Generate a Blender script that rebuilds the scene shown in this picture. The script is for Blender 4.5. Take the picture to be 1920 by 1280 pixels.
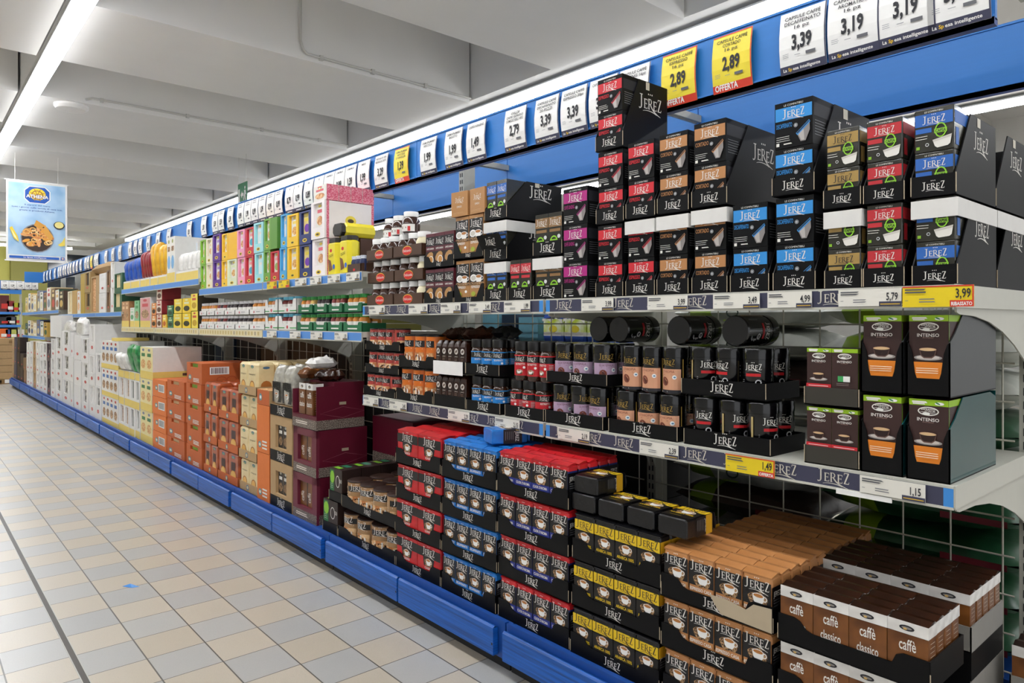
import bpy, math, random
from math import sin, cos, pi, radians
from mathutils import Vector, Matrix, noise
for o in list(bpy.data.objects): bpy.data.objects.remove(o)
random.seed(7)
SC = bpy.context.scene
COL = SC.collection
# ------------------------------------------------------------------ camera, world, exposure
F, CY, YAW, H = 1317.0, 604.0, radians(41.05), 1.217     # focal length in pixels of the 1920 px frame, horizon row, heading, eye height
SY, CC = sin(YAW), cos(YAW)
cam = bpy.data.cameras.new('camera'); camo = bpy.data.objects.new('camera', cam); COL.objects.link(camo)
camo.location = (0, 0, H); camo.rotation_euler = (pi/2, 0, -YAW)
cam.sensor_width = 36; cam.lens = F/1920*36; cam.shift_y = -(640-CY)/1920; cam.clip_start = .05; cam.clip_end = 200
SC.camera = camo
W = bpy.data.worlds.new('store_ambient'); SC.world = W; W.use_nodes = True
bg = W.node_tree.nodes['Background']; bg.inputs[0].default_value = (.95, .97, 1, 1); bg.inputs[1].default_value = 1.0
SC.view_settings.view_transform = 'Standard'; SC.view_settings.look = 'None'
SC.view_settings.exposure = 0.08; SC.view_settings.gamma = 1; SC.view_settings.use_curve_mapping = False
TUBE = 38.0          # emission of the ceiling light strips

# ------------------------------------------------------------------ materials
def lin(h):
    h = h.lstrip('#'); r = [int(h[i:i+2], 16)/255 for i in (0, 2, 4)]
    return [c/12.92 if c <= .04045 else ((c+.055)/1.055)**2.4 for c in r]
MATS = {}
def M(name, hexc='#ffffff', rough=.5, metal=0, var=.06, scale=30, bump=0, spec=.5, coat=0, emit=0, alpha=1, trans=0, stretch=None):
    if name in MATS: return MATS[name]
    m = bpy.data.materials.new(name); m.use_nodes = True; nt = m.node_tree; N = nt.nodes; L = nt.links
    b = N['Principled BSDF']; c = lin(hexc)
    b.inputs['Roughness'].default_value = rough; b.inputs['Metallic'].default_value = metal
    b.inputs['Specular IOR Level'].default_value = spec
    b.inputs['Coat Weight'].default_value = coat; b.inputs['Coat Roughness'].default_value = .08
    b.inputs['Alpha'].default_value = alpha; b.inputs['Transmission Weight'].default_value = trans
    tc = N.new('ShaderNodeTexCoord'); nz = N.new('ShaderNodeTexNoise'); nz.inputs['Scale'].default_value = scale; nz.inputs['Detail'].default_value = 3
    src = tc.outputs['Object']
    if stretch:
        mp = N.new('ShaderNodeMapping'); mp.inputs['Scale'].default_value = stretch; L.new(src, mp.inputs[0]); src = mp.outputs[0]
    L.new(src, nz.inputs['Vector'])
    mx = N.new('ShaderNodeMix'); mx.data_type = 'RGBA'
    mx.inputs['A'].default_value = [max(0, x*(1-var)) for x in c]+[1]; mx.inputs['B'].default_value = [min(1, x*(1+var)) for x in c]+[1]
    L.new(nz.outputs['Fac'], mx.inputs['Factor']); L.new(mx.outputs['Result'], b.inputs['Base Color'])
    if bump:
        bp = N.new('ShaderNodeBump'); bp.inputs['Strength'].default_value = bump; bp.inputs['Distance'].default_value = .004
        L.new(nz.outputs['Fac'], bp.inputs['Height']); L.new(bp.outputs[0], b.inputs['Normal'])
    if emit:
        b.inputs['Emission Color'].default_value = [*c, 1]; b.inputs['Emission Strength'].default_value = emit
    MATS[name] = m; return m
def two(name, h1, h2, scale=200, lo=.45, hi=.55, rough=.5, kind='noise', bump=0):
    if name in MATS: return MATS[name]
    m = M(name, h1, rough); nt = m.node_tree; N = nt.nodes; L = nt.links; b = N['Principled BSDF']
    nz = N.new('ShaderNodeTexVoronoi' if kind == 'voro' else 'ShaderNodeTexNoise'); nz.inputs['Scale'].default_value = scale
    tc = N.new('ShaderNodeTexCoord'); L.new(tc.outputs['Object'], nz.inputs['Vector'])
    cr = N.new('ShaderNodeValToRGB'); cr.color_ramp.elements[0].position = lo; cr.color_ramp.elements[1].position = hi
    cr.color_ramp.elements[0].color = [*lin(h1), 1]; cr.color_ramp.elements[1].color = [*lin(h2), 1]
    L.new(nz.outputs[0], cr.inputs[0]); L.new(cr.outputs[0], b.inputs['Base Color'])
    if bump:
        bp = N.new('ShaderNodeBump'); bp.inputs['Strength'].default_value = bump; bp.inputs['Distance'].default_value = .003
        L.new(nz.outputs[0], bp.inputs['Height']); L.new(bp.outputs[0], b.inputs['Normal'])
    return m
def C(key):   # plain printed colours by hex
    return M('print_'+key.strip('#'), key, .45, var=.04)
M('black_card', '#09090b', .45, scale=8, var=.2, spec=.2); M('black_gloss', '#08080b', .18, coat=.4); M('dark_foil', '#101013', .3, bump=.35, scale=45)
M('raw_edge', '#b9a98f', .8); M('white_card', '#e2e0dc', .7); M('grey_card', '#8d8a84', .75); M('kraft', '#b5966c', .8, var=.1); M('kraft_dark', '#8f7048', .8, var=.1)
M('offwhite', '#e9e6df', .6); M('white', '#f2f1ee', .5); M('ink', '#23232a', .6); M('slate', '#3d3e55', .5); M('steel', '#b9b8b0', .35, .3)
M('shelf_paint', '#c9c8bd', .4, var=.03); M('shelf_grey', '#c4c3bd', .5, var=.04); M('upright_grey', '#b4b2a6', .45); M('wire', '#c4c1b2', .4, .2)
M('blue_panel', '#2f7ccb', .42, var=.06, scale=3, stretch=(1, .3, 30)); M('blue_dark', '#0d3f8f', .45)
M('kick_blue', '#0f58b0', .42, var=.95, scale=2.2, stretch=(1, 1.5, 70), bump=.5); M('kick_plate', '#0f4796', .5, var=.1); M('plinth', '#151517', .6)
M('film', '#ffffff', .1, alpha=.12, coat=.5); M('glass_jar', '#2b1608', .12, coat=.6); M('lid_black', '#0c0a0a', .35); M('bean', '#2b1a0e', .5)
two('coffee_beans', '#2a180d', '#c39a6c', 260, .42, .62); two('bean_band', '#3a2c24', '#a2958a', 260, .45, .6)
two('biscuit', '#c98a45', '#e9c487', 60); two('granola', '#6b3f22', '#d9b58a', 90); two('wood_brown', '#5c3312', '#8a5526', 14, .35, .7, .35)
two('bread_pic', '#c2793f', '#efc795', 40, .4, .6); two('pink_pat', '#d8476b', '#f1a6b7', 180, .4, .62); two('dots', '#1d2a55', '#dfe3ef', 260, .3, .34, .5, 'voro')
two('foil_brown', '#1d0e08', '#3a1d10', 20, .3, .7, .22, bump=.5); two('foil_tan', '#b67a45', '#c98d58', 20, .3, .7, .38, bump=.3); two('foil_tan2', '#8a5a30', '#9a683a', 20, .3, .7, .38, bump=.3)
two('foil_red', '#b3141c', '#d8232b', 20, .3, .7, .35, bump=.3); two('foil_blue', '#1667b8', '#2382d8', 20, .3, .7, .35, bump=.3)
two('foil_white', '#d8d5d0', '#f2f0ec', 24, .3, .7, .25, bump=.4); two('foil_cream', '#dcc693', '#ead7a8', 16, .3, .7, .4, bump=.3); two('foil_silver', '#8e8a80', '#c9c5b8', 24, .3, .7, .22, bump=.5)
two('foil_rust', '#8a3a1c', '#b85a30', 12, .35, .65, .25, bump=.4); two('foil_yellow', '#d99a12', '#f2c23a', 14, .35, .65, .35, bump=.5); two('foil_navy', '#123a9a', '#2c63c8', 14, .35, .65, .35, bump=.5)
two('foil_green', '#17713a', '#3fa35a', 22, .4, .6, .3, bump=.4); two('foil_dkred', '#7a1420', '#a8303a', 14, .35, .65, .3, bump=.5)

# ------------------------------------------------------------------ mesh builder
class MB:
    def __init__(s): s.v = []; s.f = []; s.m = []; s.names = []
    def mi(s, m):
        if m not in s.names: s.names.append(m)
        return s.names.index(m)
    def face(s, pts, m):
        n = len(s.v); s.v += [tuple(p) for p in pts]; s.f.append(tuple(range(n, n+len(pts)))); s.m.append(s.mi(m))
    def raw(s, vs, fs, m):
        n = len(s.v); s.v += [tuple(p) for p in vs]; k = s.mi(m)
        for f in fs: s.f.append(tuple(i+n for i in f)); s.m.append(k)
    def box(s, x0, x1, y0, y1, z0, z1, m, T=None):
        v = [(x, y, z) for z in (z0, z1) for y in (y0, y1) for x in (x0, x1)]
        if T: v = [T @ Vector(p) for p in v]
        s.raw(v, [(0, 2, 3, 1), (4, 5, 7, 6), (0, 1, 5, 4), (2, 6, 7, 3), (0, 4, 6, 2), (1, 3, 7, 5)], m)
    def prism(s, pts, o, u, v, n, t, m):      # 2-D outline on plane (o,u,v) extruded by t along n
        o, u, v, n = map(Vector, (o, u, v, n)); a = [o+u*p[0]+v*p[1] for p in pts]; b = [p+n*t for p in a]; k = len(pts)
        s.raw(a+b, [tuple(range(k)), tuple(range(2*k-1, k-1, -1))]+[(i, i+k, (i+1) % k+k, (i+1) % k) for i in range(k)], m)
    def tube(s, a, b, r, m, n=8):
        a, b = Vector(a), Vector(b); d = (b-a).normalized(); q = d.to_track_quat('Z', 'Y')
        ra = [a+q@Vector((r*cos(2*pi*i/n), r*sin(2*pi*i/n), 0)) for i in range(n)]; rb = [p+(b-a) for p in ra]
        s.raw(ra+rb, [tuple(range(n-1, -1, -1)), tuple(range(n, 2*n))]+[(i, (i+1) % n, (i+1) % n+n, i+n) for i in range(n)], m)
    def lathe(s, prof, m, n=24, c=(0, 0, 0), mats=None):
        vs = []; fs = []; base = len(s.v)
        for r, z in prof: vs += [(c[0]+r*cos(2*pi*i/n), c[1]+r*sin(2*pi*i/n), c[2]+z) for i in range(n)]
        s.v += vs
        for j in range(len(prof)-1):
            k = s.mi(mats[j] if mats else m)
            for i in range(n):
                s.f.append((base+j*n+i, base+j*n+(i+1) % n, base+(j+1)*n+(i+1) % n, base+(j+1)*n+i)); s.m.append(k)
        s.f.append(tuple(base+i for i in range(n-1, -1, -1))); s.m.append(s.mi(mats[0] if mats else m))
        s.f.append(tuple(base+(len(prof)-1)*n+i for i in range(n))); s.m.append(s.mi(mats[-1] if mats else m))
    def loft(s, w, d, levels, ch=.003, m=None):      # chamfered rectangular rings; levels: (z, inset, material above); x centred, y 0..d
        rings = []
        for z, i, _ in levels:
            a, b0, b1 = w/2-i, i, d-i
            rings.append([(-a+ch, b0, z), (a-ch, b0, z), (a, b0+ch, z), (a, b1-ch, z), (a-ch, b1, z), (-a+ch, b1, z), (-a, b1-ch, z), (-a, b0+ch, z)])
        base = len(s.v)
        for r in rings: s.v += r
        for j in range(len(rings)-1):
            k = s.mi(levels[j][2])
            for i in range(8):
                s.f.append((base+j*8+i, base+j*8+(i+1) % 8, base+(j+1)*8+(i+1) % 8, base+(j+1)*8+i)); s.m.append(k)
        s.f.append(tuple(base+i for i in range(7, -1, -1))); s.m.append(s.mi(levels[0][2]))
        s.f.append(tuple(base+(len(rings)-1)*8+i for i in range(8))); s.m.append(s.mi(levels[-1][2]))
    def mesh(s, name, smooth=False):
        me = bpy.data.meshes.new(name); me.from_pydata(s.v, [], s.f)
        for n in s.names: me.materials.append(MATS[n] if n in MATS else C(n))
        me.polygons.foreach_set('material_index', s.m)
        if smooth: me.polygons.foreach_set('use_smooth', [True]*len(s.f)); me.set_sharp_from_angle(angle=radians(38))
        me.update(); return me

# text outlines from the built-in font, cached
TXT = {}
def text_geo(st, bold=0):
    k = (st, bold)
    if k not in TXT:
        cu = bpy.data.curves.new('t', 'FONT'); cu.body = st; cu.size = 1; cu.resolution_u = 2; cu.fill_mode = 'FRONT'; cu.offset = bold
        ob = bpy.data.objects.new('t', cu); COL.objects.link(ob); dg = bpy.context.evaluated_depsgraph_get()
        me = bpy.data.meshes.new_from_object(ob.evaluated_get(dg))
        vs = [(v.co.x, v.co.y) for v in me.vertices]; fs = [tuple(p.vertices) for p in me.polygons]
        bpy.data.objects.remove(ob); bpy.data.curves.remove(cu); bpy.data.meshes.remove(me)
        xs = [v[0] for v in vs] or [0, 1]; TXT[k] = (vs, fs, min(xs), max(xs))
    return TXT[k]
def stroke(a, b, w0, w1=None):
    w1 = w0 if w1 is None else w1
    a, b = Vector(a), Vector(b); d = (b-a).normalized(); n = Vector((-d.y, d.x))
    return [a+n*w0/2, a-n*w0/2, b-n*w1/2, b+n*w1/2]
def bez(p, w, n=8):
    pts = []
    for i in range(n+1):
        t = i/n; q = [(1-t)**2*p[0][k]+2*t*(1-t)*p[1][k]+t*t*p[2][k] for k in (0, 1)]; pts.append(Vector(q))
    out = []
    for i in range(n):
        f = lambda t: w[0]*(1-t)**2+2*t*(1-t)*w[1]+t*t*w[2]
        out.append(stroke(pts[i], pts[i+1], f(i/n), f((i+1)/n)))
    return out
def logo_shapes():            # serif wordmark, 1 unit wide
    S = []; a = S.append
    # J
    a(stroke((.03, .36), (.16, .36), .02)); a(stroke((.105, .36), (.105, .04), .045)); S.extend(bez([(.105, .06), (.10, -.05), (.01, -.03)], (.045, .04, .02), 5)); a(stroke((.0, -.01), (.03, -.05), .03))
    def Elet(x, h):
        a(stroke((x, 0), (x, h), .04)); a(stroke((x-.03, 0), (x+.12, 0), .022)); a(stroke((x-.03, h), (x+.12, h), .022)); a(stroke((x, h*.52), (x+.09, h*.52), .018))
        a(stroke((x+.118, -.01), (x+.118, .05), .014)); a(stroke((x+.118, h+.01), (x+.118, h-.05), .014)); a(stroke((x+.09, h*.4), (x+.09, h*.65), .012))
    Elet(.25, .25)
    # R with long leg
    a(stroke((.44, 0), (.44, .28), .042)); a(stroke((.41, .28), (.52, .28), .02)); S.extend(bez([(.51, .285), (.60, .21), (.51, .135)], (.022, .05, .022), 6)); a(stroke((.44, .135), (.52, .135), .018)); a(stroke((.41, 0), (.48, 0), .02))
    S.extend(bez([(.51, .135), (.60, -.06), (.97, -.15)], (.04, .05, .012), 9)); S.extend(bez([(.17, -.09), (.45, -.01), (.80, -.11)], (.01, .022, .03), 9))
    Elet(.67, .25)
    # Z
    a(stroke((.85, .33), (1.0, .33), .024)); a(stroke((.985, .33), (.86, .0), .042)); a(stroke((.84, .0), (.99, .0), .024)); a(stroke((.855, .335), (.85, .27), .014)); a(stroke((.99, -.005), (1.0, .06), .014))
    for x in (.42, .5, .58):  S.append([Vector(p) for p in ((x-.018, .39), (x+.018, .39), (x+.018, .43), (x-.018, .43))])
    return S
LOGO = logo_shapes()

class Face:                   # a printed panel: u to the right, v up, artwork in thin layers of ink
    def __init__(s, mb, o, u, v, n): s.mb = mb; s.o, s.u, s.v, s.n = map(Vector, (o, u, v, n)); s.k = 1
    def P(s, x, y, lay): return s.o+s.u*x+s.v*y+s.n*(.00025*lay)
    def poly(s, pts, m, lay=None):
        if lay is None: s.k += 1; lay = s.k
        s.mb.face([s.P(p[0], p[1], lay) for p in pts], m)
    def rect(s, x0, y0, x1, y1, m, lay=None): s.poly([(x0, y0), (x1, y0), (x1, y1), (x0, y1)], m, lay)
    def ell(s, cx, cy, rx, ry, m, n=14, rot=0, lay=None):
        s.poly([(cx+rx*cos(a)*cos(rot)-ry*sin(a)*sin(rot), cy+rx*cos(a)*sin(rot)+ry*sin(a)*cos(rot)) for a in [2*pi*i/n for i in range(n)]], m, lay)
    def ring(s, cx, cy, rx, ry, t, m, n=16):
        s.k += 1
        for i in range(n):
            a, b = 2*pi*i/n, 2*pi*(i+1)/n
            s.poly([(cx+rx*cos(a), cy+ry*sin(a)), (cx+rx*cos(b), cy+ry*sin(b)), (cx+(rx-t)*cos(b), cy+(ry-t)*sin(b)), (cx+(rx-t)*cos(a), cy+(ry-t)*sin(a))], m, s.k)
    def text(s, st, cx, cy, h, m, fit=None, bold=.0, ws=1, al='C', rot=0):
        vs, fs, x0, x1 = text_geo(st, bold); k = h/.73; wd = (x1-x0)*k*ws
        kx = k*ws*(fit/wd if fit else 1); wd = (x1-x0)*kx; ox = {'C': cx-wd/2, 'L': cx, 'R': cx-wd}[al]
        s.k += 1; out = []
        for a, b in vs:
            X, Yv = ox+(a-x0)*kx, cy+b*k
            if rot: dx, dy = X-cx, Yv-cy; X, Yv = cx+dx*cos(rot)-dy*sin(rot), cy+dx*sin(rot)+dy*cos(rot)
            out.append(s.P(X, Yv, s.k))
        s.mb.raw(out, fs, m)
    def logo(s, cx, cy, w, m='offwhite', rot=0):     # cy = baseline
        s.k += 1; kk = s.k
        for q in LOGO:
            P_ = [((p.x-.5)*w, p.y*w) for p in q]
            if rot: P_ = [(x*cos(rot)-y*sin(rot), x*sin(rot)+y*cos(rot)) for x, y in P_]
            s.poly([(cx+x, cy+y) for x, y in P_], m, kk)
    def lines(s, x0, x1, y, n, dy, m='offwhite', t=.0012, rag=.3):
        s.k += 1
        for i in range(n): s.poly([(x0, y-i*dy), (x1-(x1-x0)*rag*random.random(), y-i*dy), (x1-(x1-x0)*rag*.5, y-i*dy+t), (x0, y-i*dy+t)], m, s.k)
    def cup(s, cx, cy, r, cup='white', cof='#b5763c', bg=True):
        if bg:
            random.seed(3)
            s.poly([(cx+r*1.9*(.75+.3*random.random())*cos(a), cy-r*.5+r*1.25*(.75+.3*random.random())*sin(a)) for a in [2*pi*i/13 for i in range(13)]], 'coffee_beans')
        s.ring(cx+r*1.05, cy-r*.25, r*.42, r*.42, r*.14, cup, 10)
        s.poly([(cx-r, cy+r*.1), (cx-r*.82, cy-r*.8), (cx-r*.5, cy-r*1.15), (cx+r*.5, cy-r*1.15), (cx+r*.82, cy-r*.8), (cx+r, cy+r*.1)], cup)
        s.ell(cx, cy+r*.1, r, r*.38, cup); s.ell(cx, cy+r*.1, r*.84, r*.28, cof)
    def barcode(s, x0, y0, x1, y1, m='ink'):
        s.rect(x0, y0, x1, y1, 'white'); s.k += 1; x = x0+(x1-x0)*.08
        while x < x1-(x1-x0)*.1:
            w = (x1-x0)*random.choice((.02, .03, .05)); s.poly([(x, y0+(y1-y0)*.12), (x+w, y0+(y1-y0)*.12), (x+w, y1-(y1-y0)*.1), (x, y1-(y1-y0)*.1)], m, s.k); x += w+(x1-x0)*.03
class CylFace(Face):          # the same artwork wrapped on a cylinder of radius R; u=0 is the front, ang0 turns it
    def __init__(s, mb, R, z0, ang0=0): s.mb = mb; s.R = R; s.z0 = z0; s.a0 = ang0; s.k = 1
    def P(s, x, y, lay):
        a = -pi/2+s.a0+x/s.R; r = s.R+.00025*lay; return Vector((r*cos(a), r*sin(a), s.z0+y))
    def rect(s, x0, y0, x1, y1, m, lay=None):
        if lay is None: s.k += 1; lay = s.k
        n = max(1, int((x1-x0)/s.R/.26))
        for i in range(n): a, b = x0+(x1-x0)*i/n, x0+(x1-x0)*(i+1)/n; s.poly([(a, y0), (b, y0), (b, y1), (a, y1)], m, lay)
def front(mb, w, z0=0, y=0): return Face(mb, (-w/2, y, z0), (1, 0, 0), (0, 0, 1), (0, -1, 0))      # x from 0..w
def rside(mb, w, z0=0): return Face(mb, (w/2, 0, z0), (0, 1, 0), (0, 0, 1), (1, 0, 0))             # x = depth from the front
def top(mb, w, h): return Face(mb, (-w/2, 0, h), (1, 0, 0), (0, 1, 0), (0, 0, 1))

# ------------------------------------------------------------------ things
class Proto:
    def __init__(s, name, root=None, kids=()): s.name = name; s.root = root; s.kids = list(kids)   # kids: (name, mesh, label, subkids)
def put(p, loc, label, cat, rotz=-pi/2, group=None, rx=0, ry=0, scale=None):
    o = bpy.data.objects.new(p.name, p.root); COL.objects.link(o)
    o.location = loc; o.rotation_mode = 'ZYX' if False else 'XYZ'; o.rotation_euler = (rx, ry, rotz)
    if scale: o.scale = scale
    o['label'] = label; o['category'] = cat
    if group: o['group'] = group
    def add(par, kids):
        for k in kids:
            c = bpy.data.objects.new(k[0], k[1]); COL.objects.link(c); c.parent = par
            if len(k) > 2 and k[2]: c['label'] = k[2]
            if len(k) > 3: add(c, k[3])
    add(o, p.kids); return o
def thing(name, mb, label, cat, loc=(0, 0, 0), rotz=0, group=None, kids=(), smooth=False):
    return put(Proto(name, mb.mesh(name, smooth) if mb else None, kids), loc, label, cat, rotz, group)
def struct(name, mb, loc=(0, 0, 0)):
    o = bpy.data.objects.new(name, mb.mesh(name)); COL.objects.link(o); o.location = loc; o['kind'] = 'structure'; return o
def Yx(px, x):                # where along the aisle a measured column stands on the plane of that shelf front
    r = (px-960)/F; return x*(CC-SY*r)/(SY+CC*r)
CACHE = {}
def memo(fn):
    def g(*a, **k):
        key = (fn.__name__, a, tuple(sorted(k.items())))
        if key not in CACHE: CACHE[key] = fn(*a, **k)
        return CACHE[key]
    return g
NUM = ['bottom', 'second', 'third', 'fourth', 'fifth', 'sixth', 'seventh', 'eighth', 'ninth', 'tenth']
def nth(i, n):                # ordinal counted from the shelf, the last one is topmost
    return 'only' if n == 1 else ('topmost' if i == n-1 else NUM[i])
def across(i, n):
    if n == 1: return 'single'
    if n == 3 and i == 1: return 'middle'
    if i == 0: return 'leftmost'
    if i == n-1: return 'rightmost'
    return {1: 'second from left', 2: 'third from left', 3: 'fourth from left', 4: 'fifth from left'}.get(i, '%dth from left' % (i+1))

# ================================================================== product kinds
@memo
def capsule_box(w, d, h, band, word, capsule=True, hide=0):
    b = MB(); b.box(-w/2, w/2, 0, d, 0, h, 'black_card')
    f = MB(); q = front(f, w)
    q.rect(.002, h*.60, w-.002, h*.88, band); q.text('LE COMPATIBILI', w/2, h*.905, h*.045, 'offwhite'); q.logo(w/2, h*.66, w*.56, 'offwhite')
    q.text(word, w*.05, h*.44, h*.10, band, al='L', bold=.01, fit=min(w*.42, .008*len(word)))
    q.lines(w*.05, w*.46, h*.24, 3, h*.045); q.rect(w*.05, h*.05, w*.13, h*.12, 'offwhite'); q.lines(w*.25, w*.48, h*.07, 1, .01, t=.003)
    q.ring(w*.57, h*.45, w*.055, w*.055, w*.02, '#8d8f92', 10); q.ell(w*.57, h*.45, w*.03, w*.03, '#b9bbbd', 8)
    # glass capsule tilted up to the right
    q.poly([(w*.60, h*.27), (w*.93, h*.48), (w*.94, h*.30), (w*.83, h*.08), (w*.70, h*.08)], '#8c8684')
    q.poly([(w*.64, h*.25), (w*.78, h*.33), (w*.80, h*.10), (w*.72, h*.10)], '#b9b3af')
    q.poly([(w*.58, h*.27), (w*.92, h*.51), (w*.95, h*.46), (w*.62, h*.22)], band); q.poly([(w*.60, h*.275), (w*.92, h*.495), (w*.93, h*.475), (w*.62, h*.25)], 'ink')
    s = MB(); g = rside(s, w); g.rect(.004, h*.6, d-.004, h*.88, 'ink'); g.lines(.01, d*.5, h*.5, 6, h*.06, '#8d8f92')
    return Proto('capsule_box', b.mesh('capsule_box'), [('front_label', f.mesh('front_label')), ('side_label', s.mesh('side_label'))])
@memo
def capsa_box(w, d, h, band, ink='offwhite'):
    b = MB(); b.loft(w, d, [(0, .001, 'dark_olive'), (.002, 0, 'dark_olive'), (h-.002, 0, 'dark_olive'), (h, .001, 'dark_olive')], .002)
    f = MB(); q = front(f, w)
    q.rect(.002, h*.60, w-.002, h*.88, band); q.text('LE COMPATIBILI', w/2, h*.905, h*.04, 'offwhite'); q.logo(w/2, h*.66, w*.56, ink)
    q.rect(w*.04, h*.44, w*.45, h*.55, band); q.lines(w*.04, w*.4, h*.36, 2, h*.06); q.rect(w*.06, h*.07, w*.15, h*.14, '#86b82c'); q.ring(w*.34, h*.16, w*.05, w*.05, w*.02, '#b9bbbd', 10)
    q.ring(w*.68, h*.46, w*.15, h*.17, w*.035, '#8cc832', 14); q.rect(w*.52, h*.40, w*.84, h*.50, '#8cc832'); q.text('CAPSA', w*.68, h*.415, h*.07, 'dark_olive', bold=.02, fit=w*.26)
    q.poly([(w*.48, h*.25), (w*.96, h*.33), (w*.92, h*.12), (w*.86, h*.08), (w*.60, h*.06), (w*.54, h*.10)], '#e8e4dc'); q.poly([(w*.48, h*.25), (w*.96, h*.33), (w*.95, h*.27), (w*.50, h*.20)], '#cfcac0')
    s = MB(); g = rside(s, w); g.rect(.004, h*.6, d-.004, h*.88, band); g.rect(.01, h*.1, d*.2, h*.5, band)
    return Proto('capsule_box', b.mesh('capsule_box'), [('front_label', f.mesh('front_label')), ('side_label', s.mesh('side_label'))])
M('dark_olive', '#2b2a22', .22, coat=.6, bump=.25, scale=30)
def tray_mesh(w, d, hs, lip, base='black_card', notch=0, band=None, t=.003, slant=.35, scoop=None, flip=0):
    """open display carton: lip in front, sides hs high cut back from the lip, back wall"""
    m = MB(); m.box(-w/2, w/2, 0, d, 0, t, base); m.box(-w/2, w/2, d-t, d, t, hs, base)
    for s in (-1, 1):
        x = s*w/2-(t if s > 0 else 0)
        pts = [(0, t), (d-t, t), (d-t, hs), (d*slant, hs), (.0, min(hs, lip+(notch or 0)))]
        m.prism(pts, (x, 0, 0), (0, 1, 0), (0, 0, 1), (1, 0, 0), t, base)
    if scoop:
        c = scoop; L = [(0, 0), (w, 0), (w, c), (w*.92, c), (w*.86, c-.02), (w*.80, lip+.015), (w*.76, lip), (w*.24, lip), (w*.20, lip+.015), (w*.14, c-.02), (w*.08, c), (0, c)]
    elif notch: L = [(0, 0), (w, 0), (w, lip+notch), (w*.84, lip+notch), (w*.80, lip+notch*.75), (w*.775, lip), (w*.26, lip*1.0), (w*.21, lip+notch*.2), (w*.165, lip+notch*.8), (w*.12, lip+notch), (0, lip+notch)]
    else: L = [(0, 0), (w, 0), (w, lip), (0, lip)]
    m.prism([(x-w/2, z) for x, z in L], (0, 0, 0), (1, 0, 0), (0, 0, 1), (0, 1, 0), t, base)
    return m
@memo
def logo_tray(w, d, hs, lip, notch=0, base='black_card', logow=None, side_logo=0, tape=0, white=0, slant=.35, scoop=None, ink='offwhite', flip=0):
    m = tray_mesh(w, d, hs, lip, base, notch, slant=slant, scoop=scoop); kids = []
    for s in (-1, 1):   # raw cut edges of the board
        m.box(s*w/2-.001, s*w/2+.001, -.0006, .0002, .004, lip, 'raw_edge')
    f = MB(); q = front(f, w)
    if logow != 0: lw = min(logow or w*.5, lip*1.55); q.logo(w/2, lip*.34, lw, ink); kids.append(('printed_logo', f.mesh('printed_logo')))
    if white:           # unprinted white edge of the inverted box lid
        g = MB(); g.prism([(-w/2-.001, 0), (w/2+.001, 0), (w/2+.001, white), (-w/2-.001, white)], (0, -.003, hs-white), (1, 0, 0), (0, 0, 1), (0, 1, 0), .002, 'white_card')
        for s in (-1, 1): g.box(s*(w/2+.001)-.001, s*(w/2+.001)+.001, -.003, d, hs-white, hs, 'white_card')
        kids.append(('white_edge', g.mesh('white_edge'), 'unprinted white edge'))
    if side_logo:
        g = MB(); q = rside(g, w, 0); q.logo(d*.6, hs*.62, d*side_logo, 'offwhite')
        if tape: q.rect(d*.5, hs*.88, d*.58, hs*.99, '#cfc8b6')
        kids.append(('side_print', g.mesh('side_print')))
    return Proto('display_tray', m.mesh('display_tray'), kids)
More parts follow.
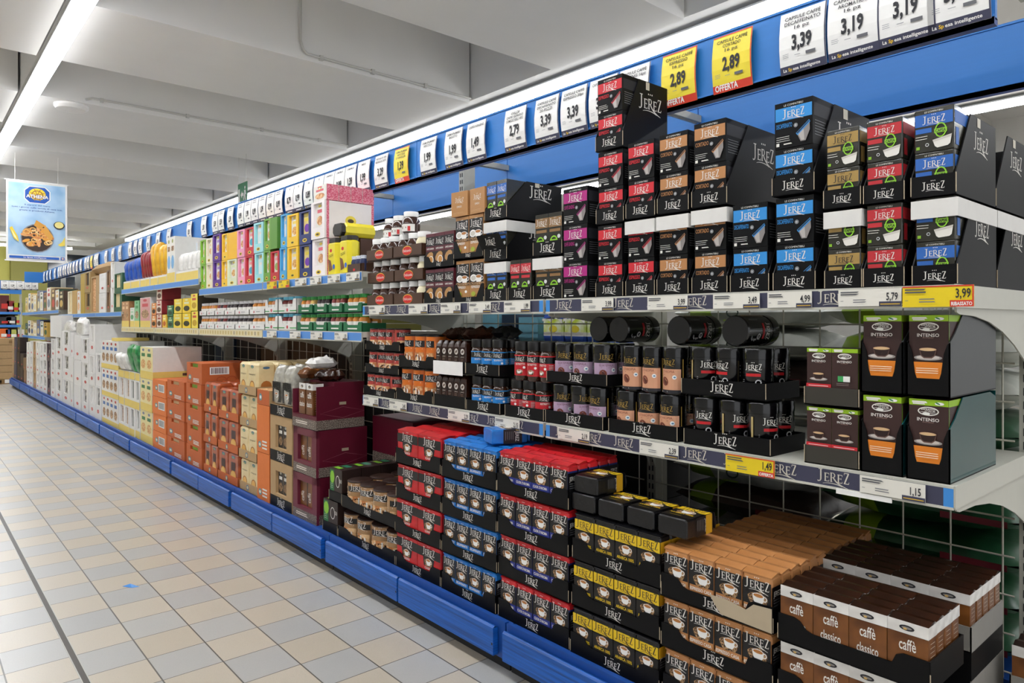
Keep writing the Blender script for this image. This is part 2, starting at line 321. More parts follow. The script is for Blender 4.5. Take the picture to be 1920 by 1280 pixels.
@memo
def brick(w, d, h, kind, seed=0):
    rnd = random.Random(seed*7+3)
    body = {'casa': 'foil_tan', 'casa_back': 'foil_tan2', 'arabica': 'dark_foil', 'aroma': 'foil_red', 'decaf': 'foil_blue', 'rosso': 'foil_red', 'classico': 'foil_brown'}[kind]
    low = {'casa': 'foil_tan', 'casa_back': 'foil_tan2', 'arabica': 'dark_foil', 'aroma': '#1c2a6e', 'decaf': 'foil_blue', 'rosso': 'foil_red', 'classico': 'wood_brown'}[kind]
    b = MB(); zt = h*.97
    b.loft(w, d, [(0, .003, low), (.004, 0, low), (h*.84, 0, body), (h*.93, .001, body), (zt, .005, body)], .005)
    # folded top flap, a little loose
    k = rnd.uniform(.0005, .004)
    b.raw([(-w/2+.001, .001, zt-.004), (w/2-.001, .001, zt-.004), (w/2-.002, d*.86, zt+.002), (-w/2+.002, d*.86, zt+.002), (-w/2+.001, .0, zt), (w/2-.001, .0, zt), (w/2-.002, d*.9, zt+.003+k), (-w/2+.002, d*.9, zt+.003+k), (-w/2, d*.55, zt+.005+k), (w/2, d*.55, zt+.005+k)],
          [(4, 5, 9, 8), (8, 9, 6, 7), (0, 4, 8, 7, 3), (1, 2, 6, 9, 5), (0, 1, 5, 4), (2, 3, 7, 6)], body)
    f = MB(); q = front(f, w); c = w/2
    if kind in ('casa', 'casa_back'):
        q.rect(.002, h*.40, w-.002, h*.86, 'ink_black'); q.logo(c, h*.71, w*.82); q.cup(w*.56, h*.58, w*.20); q.text('ESPRESSO CASA', c, h*.30, h*.065, 'offwhite', bold=.02, fit=w*.84); q.lines(w*.2, w*.8, h*.12, 1, .01, t=.001)
    elif kind == 'arabica':
        q.rect(.001, h*.64, w-.001, h*.86, '#e5c01c'); q.logo(c, h*.70, w*.8, 'ink'); q.rect(.002, h*.1, w-.002, h*.62, '#14110e'); q.cup(w*.52, h*.55, w*.18); q.text('ARABICA 100%', c, h*.30, h*.065, '#e5c01c', bold=.02, fit=w*.78); q.lines(w*.25, w*.75, h*.17, 1, .01, '#e5c01c')
    elif kind == 'aroma':
        q.rect(.001, h*.08, w-.001, h*.86, 'ink_black'); q.rect(.001, h*.08, w-.001, h*.40, '#1f2f8a'); q.logo(c, h*.71, w*.82); q.cup(w*.52, h*.57, w*.19); q.text("CUOR D'AROMA", c, h*.30, h*.065, 'offwhite', bold=.02, fit=w*.8)
    elif kind == 'decaf':
        q.rect(.001, h*.38, w-.001, h*.88, 'ink_black'); q.logo(c, h*.72, w*.82); q.cup(w*.5, h*.58, w*.19); q.text('DECAFFEINATO', c, h*.30, h*.065, 'offwhite', bold=.02, fit=w*.8); q.lines(w*.2, w*.8, h*.12, 2, .004)
    elif kind == 'rosso':
        q.rect(.001, h*.62, w-.001, h*.88, 'ink_black'); q.poly([(w*.26, h*.62), (w*.74, h*.62), (w*.70, h*.38), (w*.30, h*.38)], 'ink_black'); q.logo(c, h*.70, w*.5); q.cup(c, h*.54, w*.10); q.text('CLASSICO', c, h*.30, h*.06, 'offwhite', bold=.02, fit=w*.3)
    else:
        q.rect(-.0005, h*.79, w+.0005, h*.985, 'foil_white'); q.ell(w*.48, h*.885, w*.19, h*.045, 'ink'); q.ell(w*.48, h*.885, w*.13, h*.02, '#8b8784'); q.ell(w*.44, h*.87, w*.05, h*.018, '#d9b36a')
        q.rect(0, .003, w, h*.785, 'wood_brown')
        q.text('caffè', c, h*.53, h*.19, 'offwhite', ws=.55, bold=.01); q.text('classico', c, h*.26, h*.17, 'offwhite', ws=.5, bold=.01)
    kids = [('front_label', f.mesh('front_label'))]
    s = MB(); g = rside(s, w)
    if kind == 'classico':
        g.rect(-.0005, h*.79, d+.0005, h*.985, 'foil_white'); g.lines(d*.2, d*.8, h*.7, 9, h*.07, '#c9b9a8')
    elif kind in ('aroma', 'decaf', 'casa', 'casa_back', 'arabica'):
        g.rect(0, h*.3, d, h*.8, 'ink_black'); g.text('JEREZ', d/2, h*.62, h*.10, 'offwhite', fit=d*.7); g.lines(d*.15, d*.85, h*.55, 5, h*.05, '#8d8f92')
        if kind == 'arabica': g.rect(0, h*.64, d, h*.86, '#d9a51c')
    kids.append(('side_print', s.mesh('side_print')))
    return Proto('coffee_pack', b.mesh('coffee_pack'), kids)
M('ink_black', '#0e0d10', .35, bump=.1)
@memo
def jar(R, h, kind, ang=0.0):
    """round jars and cans: body, lid, label"""
    b = MB(); L = MB(); lid = MB(); cap = 'lid_black'; hl = h*.24; n = 22
    if kind in ('guatemala', 'ethiopia', 'blackjar'):
        b.lathe([(R*.9, 0), (R*.97, .004), (R*.97, h*.78), (R*.93, h*.79)], 'black_gloss', n); lid.lathe([(R, h*.785), (R, h-.004), (R*.97, h)], 'black_gloss', n)
        f = CylFace(L, R*.975, 0, ang); w = R
        if kind != 'blackjar':
            col = '#b59ab4' if kind == 'guatemala' else '#d9a07e'; dk = '#6b3a4e' if kind == 'guatemala' else '#8e4a38'
            f.rect(-w*1.05, h*.10, w*1.05, h*.54, col); f.logo(0, h*.64, w*1.1, '#a98a3e'); f.text(kind.upper(), 0, h*.46, h*.055, dk, fit=w*1.1); f.lines(-w*.4, w*.4, h*.42, 1, .01, dk)
            f.ell(-w*.25, h*.28, w*.3, h*.10, '#7c3f2e', 10, .5); f.ell(-w*.2, h*.27, w*.1, h*.07, '#5a2b20', 8, .5); f.ell(w*.55, h*.37, w*.17, w*.17, '#eef0f0', 10); f.ell(w*.57, h*.37, w*.09, w*.06, '#4a7fa5', 8)
            f.rect(-w*1.05, h*.04, w*1.05, h*.10, 'ink'); f.lines(-w*.6, w*.1, h*.05, 1, .01, t=.004); f.lines(w*1.5, w*2.4, h*.6, 14, h*.035, '#8d8f92')
            f.rect(w*1.15, .005, w*1.22, h*.75, '#a98a3e')
        else:
            f.logo(0, h*.58, w*1.1, 'offwhite'); f.rect(-w*.5, h*.44, w*.5, h*.5, '#c31a22'); f.ring(w*.35, h*.32, w*.2, w*.2, w*.07, '#c9cacb', 10)
            f.lines(w*1.35, w*2.6, h*.62, 4, h*.07, '#b9bbbd', t=.004, rag=.05); f.rect(w*1.3, h*.08, w*2.5, h*.3, '#6d6e70'); f.rect(-w*1.3, h*.02, -w*1.15, h*.72, '#b59f6a')
            f.lines(-w*.8, w*.8, h*.36, 8, h*.035, '#9fa0a2')
    elif kind in ('blueinstant', 'redinstant'):
        col = '#1f86d6' if kind == 'blueinstant' else '#c8202c'; cc = '#2b95e0' if kind == 'blueinstant' else '#e0202c'
        b.lathe([(R*.86, 0), (R*.95, .006), (R*.98, h*.5), (R*.95, h*.70), (R*.82, h*.77)], 'instant', n); lid.lathe([(R*.93, h*.77), (R*.95, h-.003), (R*.92, h)], 'lid_black', n)
        f = CylFace(L, R*.985, 0, ang); w = R
        f.rect(-w*1.5, h*.13, w*1.5, h*.63, col); f.rect(-w*1.5, h*.47, w*1.5, h*.63, 'ink_black'); f.rect(-w*1.52, h*.63, w*1.52, h*.655, cc); f.logo(-.1*w, h*.52, w*1.1); f.text('DECAFFEINATO' if kind == 'blueinstant' else 'RISTRETTO', 0, h*.40, h*.05, 'offwhite', fit=w*1.1, bold=.02)
        f.cup(-w*.1, h*.26, w*.26); f.ell(w*.45, h*.34, w*.14, w*.14, '#eef0f0', 10); f.lines(w*.85, w*1.4, h*.42, 8, h*.035, '#e8e8e8'); f.rect(w*.9, h*.15, w*1.4, h*.22, 'white')
    elif kind == 'nutella':
        b.lathe([(R*.80, 0), (R*.95, .006), (R, h*.35), (R*.98, h*.6), (R*.72, h*.76)], 'choc', n); cap = 'white'; lid.lathe([(R*.80, h*.76), (R*.82, h-.003), (R*.78, h)], 'white', n)
        f = CylFace(L, R*1.0, 0, ang); f.rect(-R*1.4, h*.06, R*1.4, h*.40, 'offwhite'); f.ell(0, h*.24, R*.45, h*.07, '#7a4a2a', 10); f.rect(R*.6, h*.08, R*.9, h*.3, '#cc3333')
    elif kind == 'whitecream':
        b.lathe([(R*.80, 0), (R*.95, .006), (R, h*.35), (R*.98, h*.6), (R*.72, h*.76)], '#e6dcb8', n); lid.lathe([(R*.80, h*.76), (R*.82, h-.003), (R*.78, h)], 'white', n)
        f = CylFace(L, R*1.0, 0, ang); f.rect(-R*1.4, h*.06, R*1.4, h*.40, '#f3efe2'); f.ell(0, h*.24, R*.3, h*.06, '#d9b98a', 10)
    else:      # paper cans
        col = {'redcan': '#c0453c', 'orangecan': '#dd7424', 'beigecan': '#a98258'}[kind]
        b.lathe([(R, 0), (R, h*.95)], 'can_'+kind, n); lid.lathe([(R*1.02, h*.945), (R*1.02, h-.002), (R*.97, h)], 'lid_black' if kind != 'beigecan' else '#2e1a12', n)
        f = CylFace(L, R, 0, ang); w = R
        f.rect(-w*.95, h*.62, w*.95, h*.82, 'ink_black'); f.logo(0, h*.68, w*1.2); f.lines(-w*.7, w*.7, h*.55, 1, .01, t=.006, rag=0)
        f.rect(-w*.9, h*.08, w*.9, h*.46, 'bread_pic'); f.ell(0, h*.27, w*.62, h*.15, 'white', 14); f.ell(0, h*.27, w*.45, h*.11, '#3a1c10', 12)
        f.lines(w*1.1, w*2.2, h*.75, 12, h*.05, '#f0dccb', t=.0015); f.lines(-w*2.3, -w*1.1, h*.75, 12, h*.05, '#f0dccb', t=.0015)
    return Proto({'nutella': 'spread_jar', 'whitecream': 'spread_jar', 'redcan': 'drink_can', 'orangecan': 'drink_can', 'beigecan': 'drink_can'}.get(kind, 'coffee_jar'), None,
                 [('jar_body' if 'can' not in kind else 'can_body', b.mesh('jar_body', True)), ('lid', lid.mesh('lid', True)), ('label', L.mesh('label'))])
M('instant', '#3b2113', .15, coat=.6, var=.35, scale=300); M('choc', '#3a1d10', .2, coat=.5); M('can_redcan', '#b8423a', .4); M('can_orangecan', '#d9711f', .4); M('can_beigecan', '#a98258', .45)
@memo
def jam_jar(R, h, lidc, body, labc='offwhite'):
    b = MB(); lid = MB(); L = MB(); b.lathe([(R*.85, 0), (R*.97, .005), (R*.97, h*.66), (R*.72, h*.8)], body, 12); lid.lathe([(R*.82, h*.8), (R*.82, h)], lidc, 12)
    f = CylFace(L, R*.98, 0); f.rect(-R*1.3, h*.1, R*1.3, h*.55, labc); f.ell(0, h*.28, R*.4, h*.10, body, 8)
    return Proto('jam_jar', None, [('jar_body', b.mesh('jar_body', True)), ('lid', lid.mesh('lid', True)), ('label', L.mesh('label'))])
def pillow(w, d, h, m, seed=0, nx=14, ny=10, wr=.012, seal=True, wavy=2.0, m2=None):
    """filled film bag lying on its back, with wrinkles; x centred, y 0..d, z 0..h"""
    vs = []; fs = []
    for side in (0, 1):
        for j in range(ny+1):
            for i in range(nx+1):
                u, v = i/nx*2-1, j/ny*2-1
                t = max(0, (1-abs(u)**3.2)*(1-abs(v)**3.2))**.5
                e = wr*noise.noise(Vector((u*wavy+seed*3.1, v*wavy*2, side*5+seed)))
                x = u*w/2*(1-.04*abs(v)**2)+e*.4; y = d/2+v*d/2*(1-.05*u*u)
                z = h/2+(h/2*t+e*t)*(1 if side else -1)
                if side == 0: z = max(z, h*.5-h*.5*min(1, t*1.15))
                vs.append((x, y, max(0, z)))
    n = (nx+1)*(ny+1)
    for j in range(ny):
        for i in range(nx):
            a = j*(nx+1)+i; fs.append((a, a+nx+1, a+nx+2, a+1)); a += n; fs.append((a, a+1, a+nx+2, a+nx+1))
    def edge(a, b): fs.append((a, b, b+n, a+n))
    for i in range(nx): edge(i, i+1); edge(ny*(nx+1)+i+1, ny*(nx+1)+i)
    for j in range(ny): edge((j+1)*(nx+1), j*(nx+1)); edge(j*(nx+1)+nx, (j+1)*(nx+1)+nx)
    b = MB(); b.raw(vs, fs, m)
    if m2:
        k = b.mi(m2)
        for q_, f_ in enumerate(b.f):
            cx = sum(vs[i_][0] for i_ in f_)/len(f_)
            if -w*.36 < cx < -w*.16: b.m[q_] = k
    return b
@memo
def carton(w, d, h, front_m, side_m=None, band=None, bandh=.2, pic=None, picn=1, logo=None, win=None, top_m=None, barc=0, name='carton', txt=None, txtm='offwhite', inner='grey_card', sideband=None, brand=0):
    """shelf-ready carton with printed front; picn packs show above the band"""
    side_m = side_m or front_m
    b = MB(); t = .003
    if win:          # die-cut window with packs inside
        b.box(-w/2, w/2, t, d, 0, h, side_m)
        x0, x1, z0, z1 = win
        for a, c, e, g in ((-w/2, w/2, 0, h*z0), (-w/2, w/2, h*z1, h), (-w/2, -w/2+w*x0, h*z0, h*z1), (-w/2+w*x1, w/2, h*z0, h*z1)): b.box(a, c, -.012, t, e, g, front_m)
    else:
        b.box(-w/2, w/2, 0, d, 0, h, side_m); b.box(-w/2, w/2, -.001, 0, 0, h, front_m)
    if top_m: b.box(-w/2+.004, w/2-.004, .004, d-.004, h, h+.002, top_m)
    f = MB(); q = front(f, w, 0, -.0125 if win else -.0013); kids = []
    if band: q.rect(0, 0, w, h*bandh, band)
    if pic:
        qq = q if not win else front(f, w, 0, .0025)
        qq.k = max(qq.k, 3)
        lo = h*(bandh if band else .04) if not win else h*win[2]; hi = h*.98 if not win else h*win[3]
        a0, a1 = (0.02, .98) if not win else (win[0]+.02, win[1]-.02)
        cw = w*(a1-a0)/picn
        for i in range(picn):
            x = w*a0+i*cw
            if isinstance(pic, tuple):
                qq.rect(x+.002, lo, x+cw-.002, hi, pic[0], 2); qq.ell(x+cw/2, lo+(hi-lo)*.3, cw*.38, (hi-lo)*.2, pic[1], 10); qq.rect(x+cw*.2, lo+(hi-lo)*.62, x+cw*.8, lo+(hi-lo)*.76, pic[2]); qq.ell(x+cw/2, hi-(hi-lo)*.1, cw*.2, (hi-lo)*.06, pic[3] if len(pic) > 3 else pic[2], 8)
            else: qq.rect(x+.002, lo, x+cw-.002, hi, pic, 2)
    if logo: q.ell(w*logo[0], h*logo[1], w*logo[2], h*logo[3], logo[4], 12); q.ell(w*logo[0], h*logo[1], w*logo[2]*.6, h*logo[3]*.5, logo[5] if len(logo) > 5 else 'offwhite', 8)
    if txt: q.lines(w*.45, w*.85, h*.22, 3, h*.07, txtm, t=h*.035, rag=.1)
    if barc: q.barcode(w*.45, h*.3, w*.9, h*.75)
    if brand: q.logo(w*.5, h*brand, .10)
    if f.f: kids.append(('front_print', f.mesh('front_print')))
    if sideband:
        s = MB(); g = rside(s, w)
        if sideband == 'barcode': g.barcode(d*.12, h*.45, d*.5, h*.82, '#4a1f22'); g.ring(d*.35, h*.2, d*.1, h*.16, .006, '#b04a1e'); g.ring(d*.55, h*.2, d*.1, h*.16, .006, '#b04a1e')
        elif sideband == 'pink': g.rect(0, 0, .016, h, 'pink_pat'); g.rect(d-.016, 0, d, h, 'pink_pat'); g.ell(d*.5, h*.5, .035, .03, '#e8d24a', 14); g.ell(d*.5, h*.5, .02, .012, '#4a3a1a', 10)
        else: g.rect(0, 0, d, h*bandh, sideband); g.rect(d*.6, h*bandh*.4, d*.85, h*bandh*.75, '#5b3b33')
        kids.append(('side_print', s.mesh('side_print')))
    return Proto(name, b.mesh(name), kids)

# ================================================================== the setting
TILE, TX, TY = .2012, .673, 3.185
def floor_mat():
    m = M('floor_tiles', '#cfc6b4', .32); nt = m.node_tree; N = nt.nodes; L = nt.links; b = N['Principled BSDF']
    tc = N.new('ShaderNodeTexCoord'); sp = N.new('ShaderNodeSeparateXYZ'); L.new(tc.outputs['Object'], sp.inputs[0])
    def mt(op, a, b_=None, c=None):
        n = N.new('ShaderNodeMath'); n.operation = op
        for i, v in enumerate((a, b_, c)):
            if v is None: continue
            if isinstance(v, (int, float)): n.inputs[i].default_value = v
            else: L.new(v, n.inputs[i])
        return n.outputs[0]
    u = mt('DIVIDE', mt('SUBTRACT', sp.outputs[0], TX-40*TILE), TILE); v = mt('DIVIDE', mt('SUBTRACT', sp.outputs[1], TY-40*TILE), TILE)
    par = mt('MODULO', mt('ADD', mt('FLOOR', u), mt('FLOOR', v)), 2)
    def edge(q, w): f = mt('FRACT', q); return mt('LESS_THAN', mt('MINIMUM', f, mt('SUBTRACT', 1.0, f)), w)
    line = mt('MAXIMUM', edge(u, .012), edge(v, .009))
    wn = N.new('ShaderNodeTexWhiteNoise'); cb = N.new('ShaderNodeCombineXYZ'); L.new(mt('FLOOR', u), cb.inputs[0]); L.new(mt('FLOOR', v), cb.inputs[1]); L.new(cb.outputs[0], wn.inputs['Vector'])
    sn = N.new('ShaderNodeTexNoise'); sn.inputs['Scale'].default_value = 260; L.new(tc.outputs['Object'], sn.inputs['Vector'])
    def mix(f, a, c):
        n = N.new('ShaderNodeMix'); n.data_type = 'RGBA'
        for k, vv in (('Factor', f), ('A', a), ('B', c)):
            if isinstance(vv, list): n.inputs[k].default_value = vv
            elif isinstance(vv, float): n.inputs[k].default_value = vv
            else: L.new(vv, n.inputs[k])
        return n.outputs['Result']
    base = mix(par, [*lin('#bdb2a0'), 1], [*lin('#acacaa'), 1])
    base = mix(mt('MULTIPLY', wn.outputs['Value'], .18), base, [*lin('#d8d3c8'), 1])
    base = mix(mt('MULTIPLY', mt('GREATER_THAN', sn.outputs['Fac'], .6), .25), base, [*lin('#9f9c95'), 1])
    col = mix(line, base, [*lin('#55504a'), 1]); L.new(col, b.inputs['Base Color'])
    return m
floor_mat()
f = MB(); f.box(-8, 16, -5, 26, -.05, 0, 'floor_tiles'); struct('floor', f)
f = MB(); f.box(.465, .484, -4, 22, 0, .0015, '#3a332a'); f.box(.4625, .4655, -4, 22, 0, .002, 'steel'); f.box(.4835, .4865, -4, 22, 0, .002, 'steel'); struct('trim_1', f)
M('ceiling_paint', '#e9e8e5', .85, var=.03, scale=3, bump=.05); M('ceiling_paint2', '#e0dfdd', .85, var=.03, scale=2)
c = MB(); c.box(-8, 16, -5, 26, 3.97, 4.1, 'ceiling_paint2')
BEAMS = [(-2.75, -2.45), (.84, .98), (4.19, 4.55), (7.8, 8.16), (11.3, 11.6)]
for a, b in BEAMS: c.box(a, b, -5, 26, 3.375, 3.98, 'ceiling_paint')
for i in range(-4, 9):
    y0 = 5.42+2.48*i
    for a, b in zip([-8]+[q[1] for q in BEAMS], [q[0] for q in BEAMS]+[16]):
        c.box(a+(.0 if a < 1 else .015), b-.02, y0, y0+1.32, 3.352, 3.98, 'ceiling_paint')
struct('ceiling', c)
M('wall_yellow', '#c9c46a', .8); M('wall_olive', '#94904f', .8); M('wall_white', '#d5d4cf', .8)
w = MB(); w.box(-8, 2.3, 24, 24.2, 0, 3.97, 'wall_yellow'); w.box(2.3, 3.15, 23.7, 24.2, 0, 3.97, 'wall_olive'); w.box(3.15, 16, 24, 24.2, 0, 1.5, 'wall_olive'); w.box(3.15, 16, 24, 24.2, 3.2, 3.97, 'wall_white'); w.box(8, 16, 24, 24.2, 1.5, 3.2, 'wall_white'); struct('wall_back', w)
w = MB(); w.box(3.15, 8, 24.05, 24.1, 1.5, 3.2, 'night_glass'); M('night_glass', '#0d1e2c', .1, coat=.5)
for x in (3.15, 4.3, 5.4, 6.6, 7.9): w.box(x, x+.06, 24, 24.12, 1.5, 3.2, '#2b3b46')
struct('window_1', w)
w = MB(); w.box(-8.2, -8, -5, 26, 0, 3.97, 'wall_white'); struct('wall_left', w)
w = MB(); w.box(16, 16.2, -5, 26, 0, 3.97, 'wall_white'); struct('wall_right', w)

# ceiling light strips
M('led', '#fafcff', .5, emit=TUBE); M('led_side', '#fafcff', .5, emit=TUBE*.11); M('fixture', '#e4e5e6', .4)
def strip(x, y0, y1, label, z=3.285, ax='y', n=None, yy=0):
    h = MB(); d = []
    if ax == 'y': h.box(x-.065, x+.065, y0, y1, z+.052, z+.064, 'fixture')
    else: h.box(y0, y1, yy-.065, yy+.065, z+.052, z+.064, 'fixture')
    L = (y1-y0)/(n or int((y1-y0)/1.5)); k = y0
    while k < y1-.01:
        m = MB()
        if ax == 'y': m.box(x-.050, x+.050, k+.006, k+L-.006, z+.004, z+.05, 'led_side'); m.box(x-.047, x+.047, k+.006, k+L-.006, z, z+.004, 'led')
        else: m.box(k+.006, k+L-.006, yy-.054, yy+.054, z, z+.05, 'led')
        d.append(('diffuser', m.mesh('diffuser'))); k += L
    thing('light_strip', None, label, 'ceiling light', kids=[('housing', h.mesh('housing'))]+d)
strip(.912, -2, 19.8, 'long white light strip on the ceiling above the open floor aisle')
strip(4.37, -2, 20.0, 'long white light strip running along the ceiling above the blue sign board')
strip(8.0, -2, 20.0, 'white light strip of the neighbouring aisle seen beyond the shelving')
strip(-2.6, -2, 20.0, 'white light strip over the aisle on the far left', n=12)
strip(0, -1.0, 3.4, 'crosswise white light strip at the far end by the yellow wall', z=3.12, ax='x', yy=21.5)

# ------------------------------------------------------------------ gondola structure
J = [.535, 1.85, 3.18, 4.47, 5.75, 7.03, 8.3, 9.6, 10.9, 12.2, 13.5, 14.8, 16.3]
BAYN = ['nearest bay', 'second bay', 'third bay', 'fourth bay', 'fifth bay', 'sixth bay', 'seventh bay', 'eighth bay', 'ninth bay', 'tenth bay', 'eleventh bay', 'farthest bay']
XU = 2.42                                  # upright line
for i, y in enumerate(J):
    u = MB(); u.box(XU-.03, XU+.05, y-.022, y+.022, 0, 2.22 if i else 1.62, 'upright_grey'); pass
    s = MB()
    if i < 4:
        for k in range(52 if i else 36): z = .25+k*.038; s.box(XU-.0312, XU-.03, y-.012, y-.005, z, z+.022, 'ink'); s.box(XU-.0312, XU-.03, y+.005, y+.012, z, z+.022, 'ink')
        if i == 0:
            for k in range(36): z = .25+k*.038; s.box(XU-.02, XU-.008, y-.0232, y-.022, z, z+.022, 'ink'); s.box(XU+.02, XU+.032, y-.0232, y-.022, z, z+.022, 'ink')
    thing('shelf_upright', u, 'grey steel upright %s' % ('with slots at the right end of the shelving' if i == 0 else 'at the far end of the shelving' if i == 12 else 'between the %s and the %s' % (BAYN[i-1], BAYN[i])), 'shelf post',
          kids=[('slots', s.mesh('slots'))] if s.f else [])
def wire_grid(y0, y1, i):
    g = MB(); n = 9 if i < 4 else 6
    for k in range(n+1): y = y0+.06+(y1-y0-.12)*k/n; g.tube((XU-.035, y, .20), (XU-.035, y, 1.35 if i < 2 else 1.1), .003, 'wire', 5)
    for k in range(11): z = .22+k*.11; g.tube((XU-.04, y0+.03, z), (XU-.04, y1-.03, z), .003, 'wire', 5)
    thing('wire_back_panel', g, 'wire grid back panel of the %s' % BAYN[i], 'wire grid')
for i in range(8): wire_grid(J[i], J[i+1], i)

def rail_strip(mb_y0, y1, z0, z1, style, x=1.756):
    """printed insert along the shelf edge; returns mesh"""
    m = MB(); L = y1-mb_y0; q = Face(m, (x, y1, z0), (0, -1, 0), (0, 0, 1), (-1, 0, 0)); h = z1-z0
    if style == 'logo':
        q.rect(0, 0, L, h, 'slate'); q.rect(0, 0, .02, h, '#3f8fdc'); q.rect(L-.02, 0, L, h, '#3f8fdc')
        k = .09
        while k < L-.08: q.logo(k, h*.30, .078, '#d7d3c7'); k += .135
    elif style == 'blue':
        q.rect(0, 0, L, h, '#5b94dc')
    else:
        q.rect(0, 0, L, h, '#e3d6ae'); k = .03
        while k < L-.03: q.rect(k, h*.2, k+.03, h*.8, '#cdb878' if random.random() < .7 else '#b7a98e', 3); k += .055
    return m
def shelf(i, z, label, depth=.62, style='logo', railh=.045, x0=1.76, bracket=True):
    y0, y1 = J[i]-.005, J[i+1]-.02; p = MB()
    p.box(x0+.002, x0+depth, y0, y1, z-.028, z, 'shelf_paint'); kids = [('shelf_board', p.mesh('shelf_board'))]
    r = MB(); r.box(x0-.003, x0+.004, y0, y1, z-railh-.003, z+.001, 'shelf_paint'); r.box(x0-.006, x0, y0, y1, z-railh-.006, z-railh, 'shelf_paint')
    st = rail_strip(y0, y1, z-railh, z-.004, style, x0-.0035)
    kids.append(('price_rail', r.mesh('price_rail'), None, [('printed_strip', st.mesh('printed_strip'))]))
    for y in (y0+.004, y1-.010):
        b = MB(); pts = [(x0+.03, -.028), (x0+.03, -.06)] + [(x0+.05+(depth-.07)*t, -.065-.13*(t**2.2)) for t in (0, .2, .4, .6, .8, 1)] + [(x0+depth, -.24), (x0+depth, -.028)]
        b.prism([(a, z+c_) for a, c_ in pts], (0, y, 0), (1, 0, 0), (0, 0, 1), (0, 1, 0), .004, 'shelf_paint'); kids.append(('bracket', b.mesh('bracket')))
    if i == 0:
        e = MB(); e.box(x0, x0+depth, y0-.003, y0, z-.05, z+.002, 'shelf_paint'); kids.append(('end_cap', e.mesh('end_cap')))
    thing('store_shelf', None, label, 'shelf', kids=kids)
ZM, ZU = .852, 1.300
for i in (0, 1):
    shelf(i, ZM, 'middle shelf of the %s, dark brand strip on its edge, holding coffee jars' % BAYN[i])
    shelf(i, ZU, 'upper shelf of the %s, dark brand strip on its edge, holding capsule boxes' % BAYN[i])
ZL2, ZU2 = 1.168, 1.475
for i in (2, 3):
    shelf(i, ZL2, 'lower shelf of the %s carrying jam jars' % BAYN[i], style='blue' if i == 2 else 'cream')
    shelf(i, ZU2, 'upper shelf of the %s carrying colourful biscuit cartons' % BAYN[i], style='blue')
for i in (4, 5):
    shelf(i, ZL2, 'lower shelf of the %s carrying rusks and yellow boxes' % BAYN[i], style='cream')
    shelf(i, 1.56, 'upper shelf of the %s carrying crisp bags and cereal' % BAYN[i], style='blue')
for i in (6, 7, 8): shelf(i, 1.33, 'shelf of the %s carrying kraft and white sacks' % BAYN[i], style='blue')
for i in (9, 10, 11):
    shelf(i, 1.40, 'upper shelf of the %s at the end of the aisle' % BAYN[i], style='blue')
    if i > 9: shelf(i, .98, 'middle shelf of the %s at the end of the aisle' % BAYN[i], style='blue')
    if i > 9: shelf(i, .62, 'lower shelf of the %s at the end of the aisle' % BAYN[i], style='blue')

ZD = .163
for i in range(12):
    y0, y1 = J[i]+.004, J[i+1]-.004; kids = []
    d = MB(); d.box(1.60, 2.38, y0, y1, ZD-.02, ZD, 'kick_plate'); d.box(2.46, 3.1, y0, y1, ZD-.02, ZD, 'kick_plate'); kids.append(('deck', d.mesh('deck')))
    b = MB(); b.box(1.583, 1.60, y0, y1, .045, ZD+.012, 'kick_plate'); kids.append(('back_plate', b.mesh('back_plate')))
    pl = MB(); pl.box(1.605, 1.63, y0, y1, 0, .06, 'plinth'); kids.append(('plinth', pl.mesh('plinth'))); pl = MB(); pl.box(3.05, 3.08, y0, y1, 0, .15, 'plinth'); kids.append(('plinth', pl.mesh('plinth')))
    L = (y1-y0)/2
    for k in (0, 1):
        a = y0+k*L+.006+(.03 if k == 0 else 0); e = y0+(k+1)*L-.006
        kk = MB(); kk.box(1.558, 1.580, a, e, .055, .150, 'kick_blue')
        kk.raw([(1.558, a, .15), (1.558, e, .15), (1.566, e, .156), (1.566, a, .156), (1.58, a, .15), (1.58, e, .15)], [(0, 1, 2, 3), (3, 2, 5, 4)], 'kick_blue')
        kk.box(1.5575, 1.558, a+.003, a+.010, .09, .098, 'ink')
        kids.append(('kick_panel', kk.mesh('kick_panel')))
    thing('gondola_plinth_unit', None, 'blue metal base with kick panels under the %s' % BAYN[i], 'shelf base', kids=kids)

# blue sign boards front and back
for i in range(12):
    y0, y1 = J[i]+.003, J[i+1]-.003
    for side, x, lab in ((-1, 2.10, 'aisle side'), (1, 2.74, 'rear side')):
        b = MB(); b.box(x-.008, x+.008, y0, y1, 1.985, 2.19, 'blue_panel'); b.box(x-.018, x+.012, y0, y1, 1.972, 1.99, 'blue_dark'); b.box(x-.018, x-.015, y0, y1, 1.972, 1.997, 'blue_panel'); b.box(x-.012, x+.010, y0, y1, 2.188, 2.196, 'blue_panel')
        arms = []
        for y in (y0+.003, y1-.015):
            arm = MB(); arm.box(*((x+.01, XU-.03) if side < 0 else (XU+.05, x-.01)), y, y+.012, 2.12, 2.15, 'upright_grey'); arms.append(('arm', arm.mesh('arm')))
        thing('sign_board', b, 'blue sign board on the %s above the %s' % (lab, BAYN[i]), 'sign board', kids=arms)
b = MB(); b.box(1.80, 2.095, 16.33, 16.345, 1.985, 2.19, 'blue_panel'); thing('end_board', b, 'plain blue board across the far end of the shelving', 'sign board')

